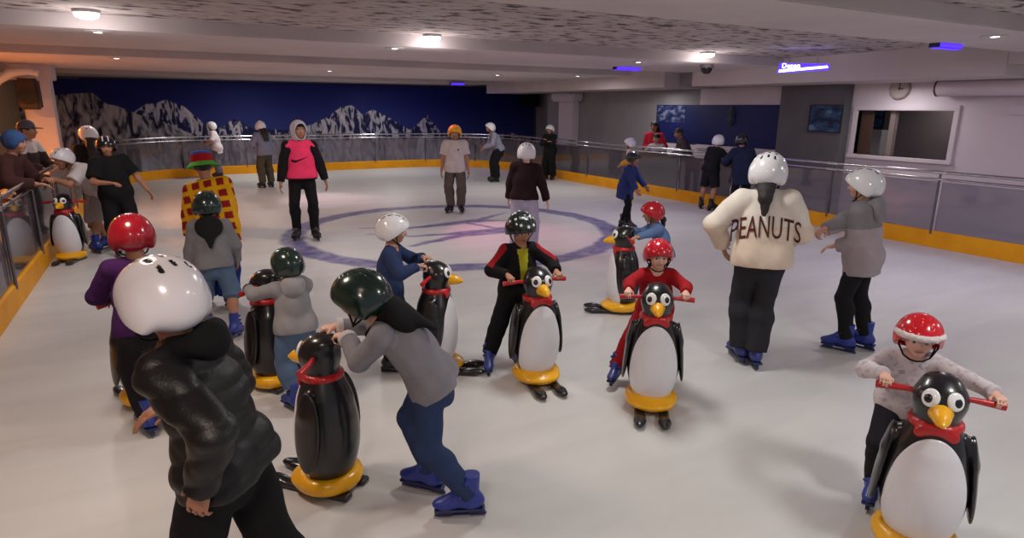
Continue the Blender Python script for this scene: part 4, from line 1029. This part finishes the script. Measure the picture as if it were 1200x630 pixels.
def front_panel(name, colour, x, z0, z1, off=.006, y=0):
    """a strip of cloth lying on the chest, cut from the garment's own surface"""
    def fn(b, root, cl_mesh):
        me = b['top'].data; n = len(me.vertices); co = np.zeros(n * 3, np.float32); me.vertices.foreach_get('co', co); co = co.reshape(-1, 3) + b['pos']
        no = np.zeros(n * 3, np.float32); me.vertices.foreach_get('normal', no); no = no.reshape(-1, 3)
        d = co - b['NB']; u, w, f = d @ b['SX'], d @ b['S2'], no @ b['SY']; H = b['H']
        taper = np.clip((z1 * H - w) / ((z1 - z0) * H + 1e-6), 0, 1)
        keep = (np.abs(u) < x * H * (1.15 - .75 * taper)) & (w > z0 * H) & (w < z1 * H) & (f > .15)
        q = np.zeros(len(me.polygons) * 4, np.int32); me.loops.foreach_get('vertex_index', q); q = q.reshape(-1, 4); q = q[keep[q].all(1)]
        if len(q) == 0: return
        ids = np.unique(q); mp = -np.ones(n, int); mp[ids] = np.arange(len(ids)); pv = co[ids] + no[ids] * off - b['pos']
        link(name, np_mesh(name, pv, mp[q]), cloth(colour), root)
    return fn
def draped(name, me, target, b, o, right, up, mtl, root, off=.006, ease=1):
    """press flat lettering (x right, y up) on to a garment: o = centre in the world, seen along -(right x up)"""
    bm = bmesh.new(); bm.from_mesh(me); bmesh.ops.triangulate(bm, faces=bm.faces)
    for _ in range(2): bmesh.ops.subdivide_edges(bm, edges=[e for e in bm.edges if e.calc_length() > .02], cuts=1, use_grid_fill=False); bmesh.ops.triangulate(bm, faces=bm.faces)
    n = nrm(np.cross(right, up)); T = BVHTree.FromPolygons([tuple(v.co) for v in target.data.vertices], [tuple(p.vertices) for p in target.data.polygons])
    for v in bm.verts:
        p = o + right * v.co.x + up * v.co.y - b['pos']
        hit = T.ray_cast(Vector(p + n * .4), Vector(-n))
        v.co = (hit[0] + Vector(n) * (off + v.co.z)) if hit[0] is not None else Vector(p + n * .02)
    m2 = bpy.data.meshes.new(name); bm.to_mesh(m2); bm.free(); return link(name, m2, mtl, root)
def flat_poly(pts):
    m = MB(); m.poly([(x, y, 0) for x, y in pts]); return m.mesh('flat')

def white_piping(b, root):
    S, E, Wr = b['ARM'][-1][:3]; u = nrm(Wr - E); n1 = nrm(np.cross(u, b['X'] + .01)); n2 = np.cross(u, n1); m = MB()
    for t in (.93, 1.0):
        c = E + (Wr - E) * t; r = .043
        m.tube([tuple(c + (n1 * math.cos(a) + n2 * math.sin(a)) * r - b['pos']) for a in [2 * math.pi * i / 24 for i in range(25)]], .0035, 6)
    link('cuff_piping', m.mesh('cuff_piping', True), cloth((210, 206, 208)), root)
def belt(b, root, cm):
    s = SDF(b['P'] - .25, b['P'] + .25, .008); H = b['H']; s.cone(b['P'] - b['S1'] * .02 * H, b['P'] + b['S1'] * .06 * H, .115 * H, .11 * H, 0, flat=(b['Y'], .75)); s.plane(b['P'] + b['S1'] * .0 * H, b['S1']); s.plane(b['P'] - b['S1'] * .035 * H, -b['S1']); cm('waistband', s, (34, 34, 40))
def chest_print(b, root):
    c = b['NB'] - b['S2'] * .09 * b['H']; rng = random.Random(2)
    for k, (x, y, w, h, col) in enumerate(((-.04, .0, .05, .02, (120, 120, 150)), (.012, .004, .04, .022, (60, 60, 110)), (.05, -.002, .03, .018, (150, 130, 140)))):
        draped('chest_print', flat_poly([(x - w / 2, y - h / 2), (x + w / 2, y - h / 2), (x + w / 2, y + h / 2), (x - w / 2, y + h / 2)]), b['top'], b, c, -b['SX'], b['S2'], cloth(col), root, .004)
# A: nearest skater, from behind
person((.065, 2.13), 236, 1.52, 'nearest skater in white helmet and black quilted jacket, cropped by the lower edge', kid=.3, lean=(13, -3), twist=-4, fat=.92, hood=dict(col=(17, 16, 19), size=.6),
    feet=((-.08, .16, 0, 10), (.08, -.24, .03, -6, -24)), hands=((-.22, -.06, .88, (-.35, -1, 0)), (.10, .24, .98)), head=(20, -8, -2), skin=SK_TAN,
    top=dict(col=(20, 19, 22), loose=.024, hem=-.035, quilt=.009, fold=.006, spuff=.002, name='jacket', mat=mat('black_quilted', (19, 18, 21), .46, var=.15, scale=12, bump=.15, bscale=120, spec=.4)), bottom=dict(col=(16, 15, 18), loose=.018), skate=BLACK_SK,
    helmet=dict(col=WHITEH, disc=(225, 225, 230), k=1.0, dz=-.12), hair=dict(type='short', col=(24, 18, 18)), extra=lambda b, root, cm: white_piping(b, root))
# B: child in purple
person((-.27, 4.27), 184, 1.36, 'child in red helmet and purple jumper pushing a penguin behind the nearest skater', kid=.6, lean=(16, 1), pel=(.05, -.06, -.03), hands=(('w', grip(PEN_B, -1)), ('w', grip(PEN_B, 1))), head=(6, -10), skin=SK_TAN,
    feet=((-.01, -.04, 0, 10), (.18, .08, 0, -8)), top=dict(col=(62, 24, 78), loose=.018, name='jumper'), bottom=dict(col=(26, 24, 32)), helmet=dict(col=(150, 16, 34), k=1.0), hair=dict(col=(24, 18, 18)))
# C: grey hoodie, denim shorts
person((.27, 5.86), 178, 1.24, 'child from behind in green helmet, grey hooded top and denim shorts with bare calves', kid=.65, lean=(4, 0), hands=((-.2, .06, .60), (.19, .12, .66)), head=(8, -4), skin=SK_TAN,
    feet=((-.095, .03, 0, 8), (.115, -.12, .02, -22, -10)), top=dict(col=(128, 128, 134), loose=.024, hem=-.03, wide=.008, name='hoodie'), hood=dict(col=(30, 29, 33), size=1.15, v=1), bottom=dict(col=DENIM, length=.56, loose=.022, flare=.012, name='shorts'), helmet=dict(col=GREENH, disc=(150, 160, 165)), hair=dict(col=(40, 28, 24)), skate=BLUE_SK)
# D: checked shirt and striped bucket hat
def bucket_hat(b, HM, root):
    o = None
    def ringpart(nm, prof, col):
        return MB().lathe(prof, 40, (0, -.08, 0)).build(nm, cloth(col), o or root, True, HM if o is None else None)
    o = ringpart('hat_crown', [(0, 1.42), (.6, 1.40), (.82, 1.3), (.9, 1.12), (.88, 1.1), (.0, 1.2)], (52, 96, 190)); o.name = 'bucket_hat'
    ringpart('red_band', [(.9, 1.13), (.97, .75), (1.03, .36), (1.0, .36), (.88, 1.1)], (170, 22, 36)); ringpart('green_brim', [(1.03, .40), (1.2, .2), (1.44, .0), (1.46, -.04), (1.2, .12), (1.0, .34)], (86, 176, 62))
def trouser_trim(b, root, cm):
    for sd in (-1, 1):
        Hp, K, A = b['LEG'][sd][:3]; c = K + (A - K) * .70; m = MB().lathe([(.066, -.02), (.07, 0), (.068, .02)], 20); o = m.build('hem_trim', cloth((232, 128, 28)), root, True, Matrix.Translation(Vector(c - b['pos'])))
person((.33, 6.82), 176, 1.52, 'skater in red and yellow checked shirt and striped bucket hat, behind the denim-shorts child', kid=.15, lean=(10, -8), pel=(.06, -.02, 0), twist=8, hands=((-.22, .12, .66), (.20, .15, .75)), head=(-4, -12, 4), skin=SK_TAN,
    feet=((-.1, .05, 0, 8), (.1, -.06, 0, -8)), top=dict(fn=check, loose=.034, hem=-.12, wide=.02, name='checked_shirt', fold=.003), bottom=dict(col=(30, 52, 130), loose=.03, flare=.01), skate=(28, 52, 128), hair=dict(type='short', col=(28, 20, 20)), hat=bucket_hat, extra=trouser_trim)
# E: small child in grey hooded top and jeans
person((.64, 4.20), 196, 1.05, 'small child from behind in green helmet, grey hooded top and long jeans, pushing penguin', kid=.95, lean=(10, 0), hands=(('w', grip(PEN_E, -1)), ('w', grip(PEN_E, 1))), head=(-14, 0), skin=SK_TAN, pel=(0, -.03, -.01),
    feet=((-.06, -.1, 0, 14), (.1, .12, 0, -6)), top=dict(col=(140, 138, 142), loose=.024, hem=-.03, name='hoodie', cuff=(60, 60, 66)), hood=dict(col=(150, 148, 152), size=1.0), bottom=dict(col=(84, 104, 134), length=.86, loose=.026), helmet=dict(col=GREENH, disc=(175, 180, 184)), hair=dict(col=(30, 22, 22)), skate=BLUE_SK,
    extra=lambda b, root, cm: belt(b, root, cm))
# F: child leaning on the penguin
hdF = PEN_F['pos'] + PEN_F['M'] @ V(.02, -.03, .875)
person((1.05, 2.70), 262, 1.36, 'child in dark green helmet and grey jumper leaning far forward on a penguin', kid=.6, pel=(0, .02, -.05), lean=(40, 0), hands=(('w', hdF + V(.03, -.06, -.03)), ('w', hdF + V(.0, .05, -.01))), head=(10, -12), skin=SK_FAIR,
    feet=((-.1, -.17, 0, 6), (.10, .05, 0, -20)), top=dict(col=(132, 130, 138), loose=.018, hem=-.05, name='jumper', cuff=(200, 196, 200)), hood=dict(col=(20, 18, 22), size=1.25, v=1), bottom=dict(col=(44, 60, 96), loose=.006, name='jeans'), helmet=dict(col=(14, 40, 34), disc=(196, 200, 202), k=1.04), hair=dict(col=(22, 18, 20)), skate=(36, 52, 140))
# G: blue jacket
person((1.40, 4.50), 78, 1.17, 'child in white vented helmet and blue jacket behind the right-facing penguin', kid=.85, lean=(5, 0), hands=(('w', PEN_G['pos'] + PEN_G['M'] @ V(-.07, -.05, .86)), ('w', PEN_G['pos'] + PEN_G['M'] @ V(.09, -.06, .83))), head=(-14, -6), skin=SK_MID,
    top=dict(col=(44, 58, 96), loose=.022, hem=-.06, name='jacket'), bottom=dict(col=(18, 18, 22), loose=.02), helmet=dict(col=WHITEH, disc=(235, 235, 238)), hair=dict(col=(30, 24, 22)), skate=BLACK_SK)
# H: black and red jacket
person((2.30, 4.10), 20, 1.18, 'child in spotted dark helmet and open black and red jacket behind a penguin', kid=.85, lean=(6, 0), hands=((-.0 + .16, .28, .86) if 0 else ('w', grip(PEN_H, -1, .2)), ('w', grip(PEN_H, 1, .2))), head=(-6, -24), skin=SK_TAN,
    feet=((-.0, .02, 0, 4), (.24, .0, 0, -20, -8)), top=dict(fn=red_sides, loose=.026, hem=-.1, name='jacket'), bottom=dict(col=(18, 18, 24), loose=.02), helmet=dict(col=(24, 34, 36), dots=1, disc=(220, 220, 224)), hair=dict(col=(30, 22, 20)), skate=(40, 52, 130),
    extra=front_panel('yellow_shirt', (176, 170, 40), .035, -.24, -.01))
# R: ponytail child
person((4.32, 4.76), 280, 1.08, 'ponytailed child in red helmet and pale blue top pushing a left-facing penguin', kid=.95, lean=(20, 0), pel=(0, -.04, -.02), hands=(('w', grip(PEN_R, -1)), ('w', grip(PEN_R, 1))), head=(0, -8), skin=SK_MID,
    top=dict(col=(104, 130, 176), loose=.018, name='top'), bottom=dict(col=(40, 42, 56)), helmet=dict(col=REDH), hair=dict(type='tail', len=1.5, col=(34, 24, 24)), skate=BLUE_SK)
# S: all in red
person((3.03, 3.34), 2, 1.06, 'child dressed all in red with red helmet pushing a front-facing penguin', kid=.95, lean=(10, 0), hands=(('w', grip(PEN_S, -1)), ('w', grip(PEN_S, 1))), head=(-10, -10), skin=SK_FAIR, pel=(.01, -.03, -.01),
    feet=((-.02, .06, 0, 6), (.27, .06, 0, -14)), top=dict(col=(158, 20, 30), loose=.02, hem=-.06, name='sweatshirt'), bottom=dict(col=(150, 18, 28), loose=.022), helmet=dict(col=(186, 20, 40), fringe=0, disc=(190, 190, 194)), hair=dict(col=(60, 40, 30)), skate=(30, 44, 116),
    extra=lambda b, root, cm: chest_print(b, root))
# T: smallest child, nearest on the right
person((3.14, 1.60), 6, 1.04, 'smallest child in red helmet with white fringe and pale patterned top, lower right', kid=1., lean=(20, 0), hands=(('w', grip(PEN_T, -1, .22)), ('w', grip(PEN_T, 1, .22))), head=(-2, -4, 0), skin=SK_FAIR, pel=(0, -.06, -.02),
    top=dict(fn=prints((216, 206, 212), ((178, 168, 182), (196, 182, 190)), 95, .5), loose=.02, hem=-.06, name='patterned_top', cuff=(200, 190, 198)), bottom=dict(col=(34, 32, 40)), helmet=dict(col=(206, 22, 36), fringe=1, disc=(240, 240, 240)), hair=dict(col=(70, 46, 36)), skate=BLUE_SK)
# U and V: two skaters hand in hand
HAND = V(4.36, 3.28, .93)
def letters(b, root, cm):
    rgt = -b['SX'] * -1; o = b['NB'] - b['S2'] * .155 * b['H'] - b['SY'] * .1
    tm = text_mesh('PEANUTS', .235, .001, 1.02)
    for v in tm.vertices: v.co.x = v.co.x * .5 + .01; v.co.y -= v.co.x ** 2 * .9
    draped('back_letters', tm, b['top'], b, o, b['SX'], b['S2'], cloth((84, 40, 40)), root, .006)
person((3.98, 3.24), 178, 1.64, 'skater from behind in cream jacket with dark letters and dark wide trousers', kid=.1, lean=(3, -2), hands=((-.30, .10, .92, (-1, -.4, -.2)), ('w', HAND, V(.9, -.1, -.35))), head=(4, -3), skin=SK_MID, feet=((-.09, .03, 0, 30), (.03, -.04, 0, 20)),
    top=dict(col=(214, 190, 166), fn=yoke((222, 212, 202), (220, 200, 182), -.15), loose=.034, hem=-.05, wide=.012, name='jacket', spuff=.012), bottom=dict(col=(46, 44, 50), loose=.014, flare=.012), helmet=dict(col=(224, 222, 226), k=1.05, disc=(220, 220, 222)), hair=dict(type='long', len=1.1, narrow=.4, col=(30, 20, 20)), skate=(44, 58, 128), extra=letters)
person((4.99, 3.07), 262, 1.50, 'girl in white helmet, grey hooded top and black leggings, holding hands with lettered-jacket skater', kid=.25, lean=(6, 0), hands=((-.05, .2, .9, (0, -1, -.5)), ('w', HAND + V(.06, -.02, .01), V(-.9, .1, -.3))), head=(0, -3), skin=SK_MID, feet=((-.09, .02, 0, 0), (.09, -.1, 0, -12)),
    top=dict(fn=yoke((128, 122, 126), (166, 152, 158), -.13), loose=.032, hem=-.1, wide=.016, name='hoodie', spuff=.008), hood=dict(col=(134, 128, 132), size=1.15), bottom=dict(col=(26, 24, 28), loose=.004, name='leggings'), helmet=dict(col=(222, 220, 224), k=1.05, disc=(225, 225, 228)), hair=dict(type='short', col=(34, 24, 24)), skate=(34, 52, 140))
# I, J, K in the middle of the rink
person((4.26, 7.45), 170, 1.50, 'skater from behind in white helmet, dark maroon jumper and pale lilac trousers', kid=.25, lean=(4, 2), hands=((-.24, .12, .78), (.33, .05, .70)), head=(-4, -4), skin=SK_FAIR,
    top=dict(col=(44, 22, 30), loose=.024, hem=-.03, name='jumper'), bottom=dict(col=(188, 176, 204), loose=.026), helmet=dict(col=(238, 232, 240), disc=(235, 232, 238)), hair=dict(col=(24, 18, 20)), skate=BLACK_SK)
person((4.92, 11.3), -4, 1.63, 'boy in yellow helmet, white T-shirt and grey-brown trousers facing the camera', kid=.2, lean=(0, 0), hands=((-.27, .06, .76), (.27, .03, .78)), head=(0, -10), skin=SK_TAN, feet=((-.1, .02, 0, 16), (.1, 0, 0, -26)),
    top=dict(col=(206, 196, 196), loose=.026, hem=-.075, sleeve=.40, spuff=.014, name='t_shirt', wide=.006), bottom=dict(col=(96, 84, 80), loose=.018), helmet=dict(col=(244, 176, 20), disc=(230, 170, 30)), hair=dict(col=(34, 26, 24)), skate=BLACK_SK,
    extra=lambda b, root, cm: draped('chest_badge', flat_poly([(.016 * math.cos(a), .02 * math.sin(a)) for a in [i * .7 for i in range(9)]]), b['top'], b, b['NB'] - b['S2'] * .10 * b['H'] - b['SX'] * .07, -b['SX'], b['S2'], cloth((50, 46, 60)), root, .006))
SW = [(-.12, .012), (-.125, -.012), (-.112, -.032), (-.085, -.04), (-.055, -.034), (.13, .05), (-.045, -.004), (-.075, -.006), (-.1, .0)]
def hood_up(b, HM, root):
    s = SDF((-1.6, -1.7, -1.9), (1.6, 1.6, 1.8), .075); s.ell((0, -.1, .2), I3, (1.02, 1.2, 1.12), 0).ell((0, -.1, -.7), I3, (.82, .95, .8), .3).ell((0, .85, -.12), I3, (.72, .75, .98), .08, 'sub').ell((0, -.05, .1), I3, (.84, 1.0, .96), .02, 'sub').ell((0, -.02, -.7), I3, (.64, .72, .9), .05, 'sub')
    v, q = s.surface(); o = link('hood', np_mesh('hood', v, q), cloth((196, 190, 194)), root, HM)
    MB().lathe([(0, 1.1), (.5, 1.06), (.78, .8), (.84, .45), (.8, .45), (0, .9)], 24, (0, .05, 0)).build('cap', cloth((26, 24, 28)), o, True)
person((1.80, 9.95), 6, 1.76, 'adult in bright pink bib over black clothes with pale hood up', kid=0, lean=(2, 0), hands=((-.36, .03, .83), (.33, .10, .83)), head=(-14, 0), skin=SK_TAN, feet=((-.13, .06, 0, 10), (.12, -.04, 0, -24)),
    top=dict(col=(24, 20, 24), loose=.024, hem=-.03, name='sweatshirt'), bottom=dict(col=(24, 21, 25), loose=.004), bib=dict(col=(250, 62, 108), hem=-.015), hair=None, hat=hood_up, skate=BLACK_SK,
    extra=lambda b, root, cm: draped('bib_emblem', flat_poly(SW), b['bib'], b, b['NB'] - b['S2'] * .145 * b['H'] + b['SX'] * .02, -b['SX'], b['S2'], cloth((40, 20, 40)), root, .006))
# far skaters
person((1.36, 20.1), 262, 1.52, 'far skater all in white with grey trousers before the mural, behind the checked shirt', kid=.1, lean=(8, 0), hands=((-.18, .25, .95), (.18, .28, .98)), head=(10, 0), skin=SK_MID, top=dict(col=(226, 212, 218), loose=.026, hem=-.12, sleeve=.5, name='t_shirt'), bottom=dict(col=(104, 98, 112), loose=.02), helmet=dict(col=WHITEH), hair=dict(col=(30, 22, 22)), skate=BLACK_SK)
person((2.22, 16.95), 214, 1.60, 'far skater with long dark hair, white helmet, grey-blue top and olive trousers', kid=.05, lean=(8, 0), hands=((-.18, .2, 1.0), (.2, .1, .8)), head=(28, -8), skin=SK_MID, top=dict(col=(130, 132, 156), loose=.026, hem=-.06, name='jumper'), bottom=dict(col=(82, 76, 64), loose=.024), helmet=dict(col=WHITEH), hair=dict(type='long', len=1.7, col=(24, 20, 22)), skate=BLACK_SK)
person((8.02, 15.65), 282, 1.64, 'far skater bent forward in white helmet, grey-blue top and black trousers', kid=.05, lean=(24, 0), pel=(0, -.1, -.02), hands=((-.15, .32, .95), (.15, .3, .92)), head=(0, 5), skin=SK_TAN, top=dict(col=(138, 140, 156), loose=.02, hem=-.03, name='jumper'), bottom=dict(col=(22, 21, 26), loose=.03, flare=.012), helmet=dict(col=WHITEH), hair=dict(type='tail', len=1.4, col=(26, 20, 20)), skate=BLACK_SK)
person((9.66, 15.45), -30, 1.50, 'far skater all in black with white helmet and folded arms at the right corner', kid=.1, lean=(2, 0), hands=((.02, .17, 1.12, (-1, .0, -.6)), (-.03, .20, 1.08, (1, 0, -.6))), head=(0, -8), skin=SK_TAN, top=dict(col=(20, 19, 23), loose=.03, hem=-.12, name='jacket'), bottom=dict(col=(18, 17, 21), loose=.03, flare=.01), helmet=dict(col=WHITEH), hair=dict(col=(26, 20, 20)), skate=BLACK_SK)
person((9.15, 11.2), 262, 1.32, 'child in white helmet and yellow and white top near the right barrier', kid=.5, lean=(6, 0), hands=((-.15, .2, .8), (.15, .2, .8)), head=(0, 0), skin=SK_MID, top=dict(fn=yoke((214, 196, 190), (224, 156, 40), -.10), loose=.024, hem=-.08, name='jacket'), bottom=dict(col=(150, 140, 150)), helmet=dict(col=WHITEH), hair=dict(col=(30, 22, 22)), skate=BLACK_SK)
person((6.84, 8.42), 68, 1.27, 'child in dark helmet, blue flared coat and black leggings mid-rink', kid=.5, lean=(12, 0), pel=(0, -.04, 0), hands=((-.15, .25, .72), (.2, .26, .64)), head=(-8, -14), skin=SK_TAN, feet=((-.08, -.1, 0, 8), (.08, .06, 0, -8)), top=dict(col=(46, 58, 118), loose=.026, hem=-.15, wide=.035, name='coat'), bottom=dict(col=(20, 20, 24), loose=.002, name='leggings'), helmet=dict(col=(30, 34, 44)), hair=dict(col=(26, 20, 20)), skate=(52, 50, 60))
person((9.66, 9.32), 140, 1.48, 'skater in white helmet, black top and black shorts with bare legs at the right barrier', kid=.1, lean=(13, 3), hands=((-.1, .3, 1.0), (.22, .32, 1.0)), head=(-20, -6), skin=SK_TAN, feet=((-.2, .02, 0, 30), (.12, -.05, 0, -10)), top=dict(col=(24, 24, 30), loose=.024, hem=-.03, name='top'), bottom=dict(col=(26, 25, 32), loose=.02, length=.5, flare=.006, name='shorts'), helmet=dict(col=WHITEH), hair=dict(col=(26, 20, 20)), skate=BLACK_SK)
person((9.72, 8.56), 196, 1.52, 'skater from behind in long navy coat and side-striped trousers at the right barrier', kid=.1, lean=(14, -4), hands=((-.22, .32, .95), (.12, .38, 1.05)), head=(20, -18), skin=SK_TAN, top=dict(col=(28, 36, 66), loose=.034, hem=-.17, wide=.03, name='coat'), bottom=dict(fn=side_stripe((24, 26, 40), (210, 206, 214)), loose=.012), helmet=dict(col=(24, 26, 36)), hair=dict(col=(22, 18, 20)), skate=(30, 34, 70))
# left-hand group
person((-.62, 9.98), 12, 1.56, 'man in black cap-like helmet and black T-shirt with one arm hanging out', kid=0, lean=(2, 4), pel=(0, 0, 0), twist=-8, hands=((-.38, .1, .84), (.12, .3, 1.02)), head=(10, -8), skin=SK_TAN, feet=((-.12, .05, 0, 10), (.08, .0, 0, -10)), top=dict(col=(22, 20, 23), loose=.03, hem=-.09, sleeve=.42, spuff=.016, wide=.012, name='t_shirt'), bottom=dict(col=(24, 22, 26), loose=.03), helmet=dict(col=(18, 18, 22), painted_glints=1), hair=dict(col=(20, 16, 16)), skate=BLACK_SK)
person((-.92, 10.30), -58, 1.62, 'skater in white helmet, white T-shirt and grey shorts bending over the left barrier', kid=0, lean=(44, 0), pel=(0, -.10, -.04), hands=((.0, .5, 1.08), (.28, .46, 1.08)), head=(0, -12), skin=SK_TAN, feet=((-.02, .06, 0, -100), (.14, -.2, 0, 10)), top=dict(col=(216, 208, 210), loose=.03, hem=-.05, sleeve=.42, spuff=.012, name='t_shirt'), bottom=dict(col=(170, 160, 160), loose=.03, length=.52, flare=.016, name='shorts'), helmet=dict(col=WHITEH), hair=dict(col=(24, 18, 18)), skate=(36, 62, 150))
person((-1.0, 12.1), 190, 1.64, 'long-haired skater in white helmet seen from behind, beside the bending skater', kid=0, lean=(3, 0), hands=None, head=(-24, -4, 12), skin=SK_TAN, top=dict(col=(34, 26, 30), loose=.022, name='top'), bottom=dict(col=(40, 38, 46)), helmet=dict(col=WHITEH, visor=None), hair=dict(type='long', len=2.3, col=(28, 18, 18)), skate=BLACK_SK)
# people leaning on the barrier from outside
def ball_cap(col, back=False):
    def fn(b, HM, root):
        o = MB().lathe([(0, 1.18), (.4, 1.12), (.72, .88), (.86, .5), (.9, .22), (.86, .22), (0, .9)], 28, (0, -.08, 0)).build('cap', cloth(col), root, True, HM)
        s = SDF((-1, .3, .0), (1, 1.9, .6), .06); s.ell((0, .95, .28), I3, (.72, .72, .07), 0); v, q = s.surface(); link('peak', np_mesh('peak', v, q), cloth(col), o)
    return fn
def headscarf(b, HM, root):
    s = SDF((-1.4, -1.6, -1.2), (1.4, 1.2, 1.6), .07); s.ell((0, -.12, .2), I3, (.92, 1.1, 1.02), 0).ell((0, .8, -.4), I3, (.66, .7, .8), .1, 'sub'); s.disturb(.04, 6, 1); v, q = s.surface(); link('headscarf', np_mesh('headscarf', v, q), cloth((58, 88, 138)), root, HM)
person((-1.72, 9.45), 66, 1.78, 'spectator in blue headscarf and brown jumper leaning on the left rail', kid=0, lean=(18, 0), twist=0, hands=((-.1, .42, 1.12), (.25, .45, 1.1)), head=(0, -6), skin=SK_TAN, group='spectators outside the barrier', top=dict(col=(64, 36, 34), loose=.03, name='jumper', wide=.01), bottom=dict(col=(44, 44, 60)), skate=None, hat=headscarf)
person((-1.80, 11.5), 60, 1.84, 'spectator in grey cap and white-collared shirt behind the headscarf wearer', kid=0, lean=(10, 0), hands=((-.1, .35, 1.12), (.25, .4, 1.1)), head=(-10, -4), skin=SK_TAN, group='spectators outside the barrier', top=dict(fn=yoke((210, 200, 200), (60, 48, 50), -.07), loose=.026, name='shirt'), bottom=dict(col=(46, 44, 56)), skate=None, hair=dict(col=(26, 20, 20)), hat=ball_cap((92, 88, 108)))
person((-1.86, 8.35), 70, 1.52, 'spectator in orange patterned top at the left edge of the picture', kid=0, lean=(6, 0), hands=((-.1, .35, 1.08), (.2, .35, 1.06)), head=(0, -4), skin=SK_TAN, group='spectators outside the barrier', top=dict(fn=prints((236, 150, 84), ((60, 30, 24), (250, 196, 130)), 42, .3), loose=.03, name='blouse'), bottom=dict(col=(60, 50, 56)), skate=None, hair=dict(type='long', len=1.8, col=(30, 20, 18)))
person((10.78, 12.35), 330, 1.76, 'dark-haired woman in red jacket outside the right barrier', kid=0, lean=(4, 0), hands=((-.2, .24, 1.0), (.0, .27, 1.05)), head=(-10, -10), skin=SK_TAN, group='spectators outside the barrier', top=dict(col=(176, 30, 52), loose=.022, name='jacket'), bottom=dict(col=(120, 116, 124)), skate=None, hair=dict(type='long', len=1.6, col=(26, 18, 20)))
person((10.52, 11.95), 336, 1.46, 'child in pale and slate top beside the woman in red, outside the barrier', kid=.4, lean=(3, 0), hands=((-.15, .25, .9), (.15, .25, .92)), head=(10, -8), skin=SK_MID, group='spectators outside the barrier', top=dict(fn=yoke((190, 182, 186), (70, 74, 90), -.1), loose=.022, name='jumper'), bottom=dict(col=(150, 146, 154)), skate=None, hair=dict(col=(30, 24, 24)))
person((10.85, 11.25), 285, 1.66, 'stooping person in brown-grey top outside the right barrier', kid=.05, lean=(22, 0), hands=((-.15, .3, .95), (.15, .32, .95)), head=(-5, -8), skin=SK_TAN, group='spectators outside the barrier', top=dict(col=(84, 72, 76), loose=.026, name='jumper'), bottom=dict(col=(176, 166, 172)), skate=None, hair=dict(col=(62, 52, 54)))

# ------------------------------------------------------------------ daylight-free hall: general light
for x, y, p in HALL: area('hall_light', (x, y, ZB - .06 if x < 10 else 2.4), (255, 232, 214) if x < 0 else (252, 252, 246), p, .5)
area('warm_corridor_light', (-2.75, 13.2, 2.3), (255, 160, 70), 150, .3)
for x, y, rgb, p, sz, tx, ty in SPOTS:
    l = bpy.data.lights.new('rink_spot', 'SPOT'); l.energy = p; l.color = lin(*rgb); l.spot_size = math.radians(sz); l.spot_blend = .9; l.shadow_soft_size = .15
    o = bpy.data.objects.new('rink_spot', l); COL.objects.link(o); o.location = (x, y, 2.6); o.rotation_euler = Vector((tx - x, ty - y, -2.6)).to_track_quat('-Z', 'Y').to_euler()
wld = bpy.data.worlds.new('hall_ambient'); scene.world = wld; wld.use_nodes = True
wld.node_tree.nodes['Background'].inputs['Color'].default_value = (*lin(186, 182, 192), 1); wld.node_tree.nodes['Background'].inputs['Strength'].default_value = WORLD
vs = scene.view_settings; vs.view_transform = 'Standard'; vs.look = 'None'; vs.exposure = EXPOSURE; vs.gamma = 1; vs.use_curve_mapping = False
scene.cycles.use_denoising = True
scene.cycles.max_bounces = 6; scene.cycles.diffuse_bounces = 3; scene.cycles.transparent_max_bounces = 12; scene.cycles.sample_clamp_indirect = 4
for l in REPORT: print('POSE', l)
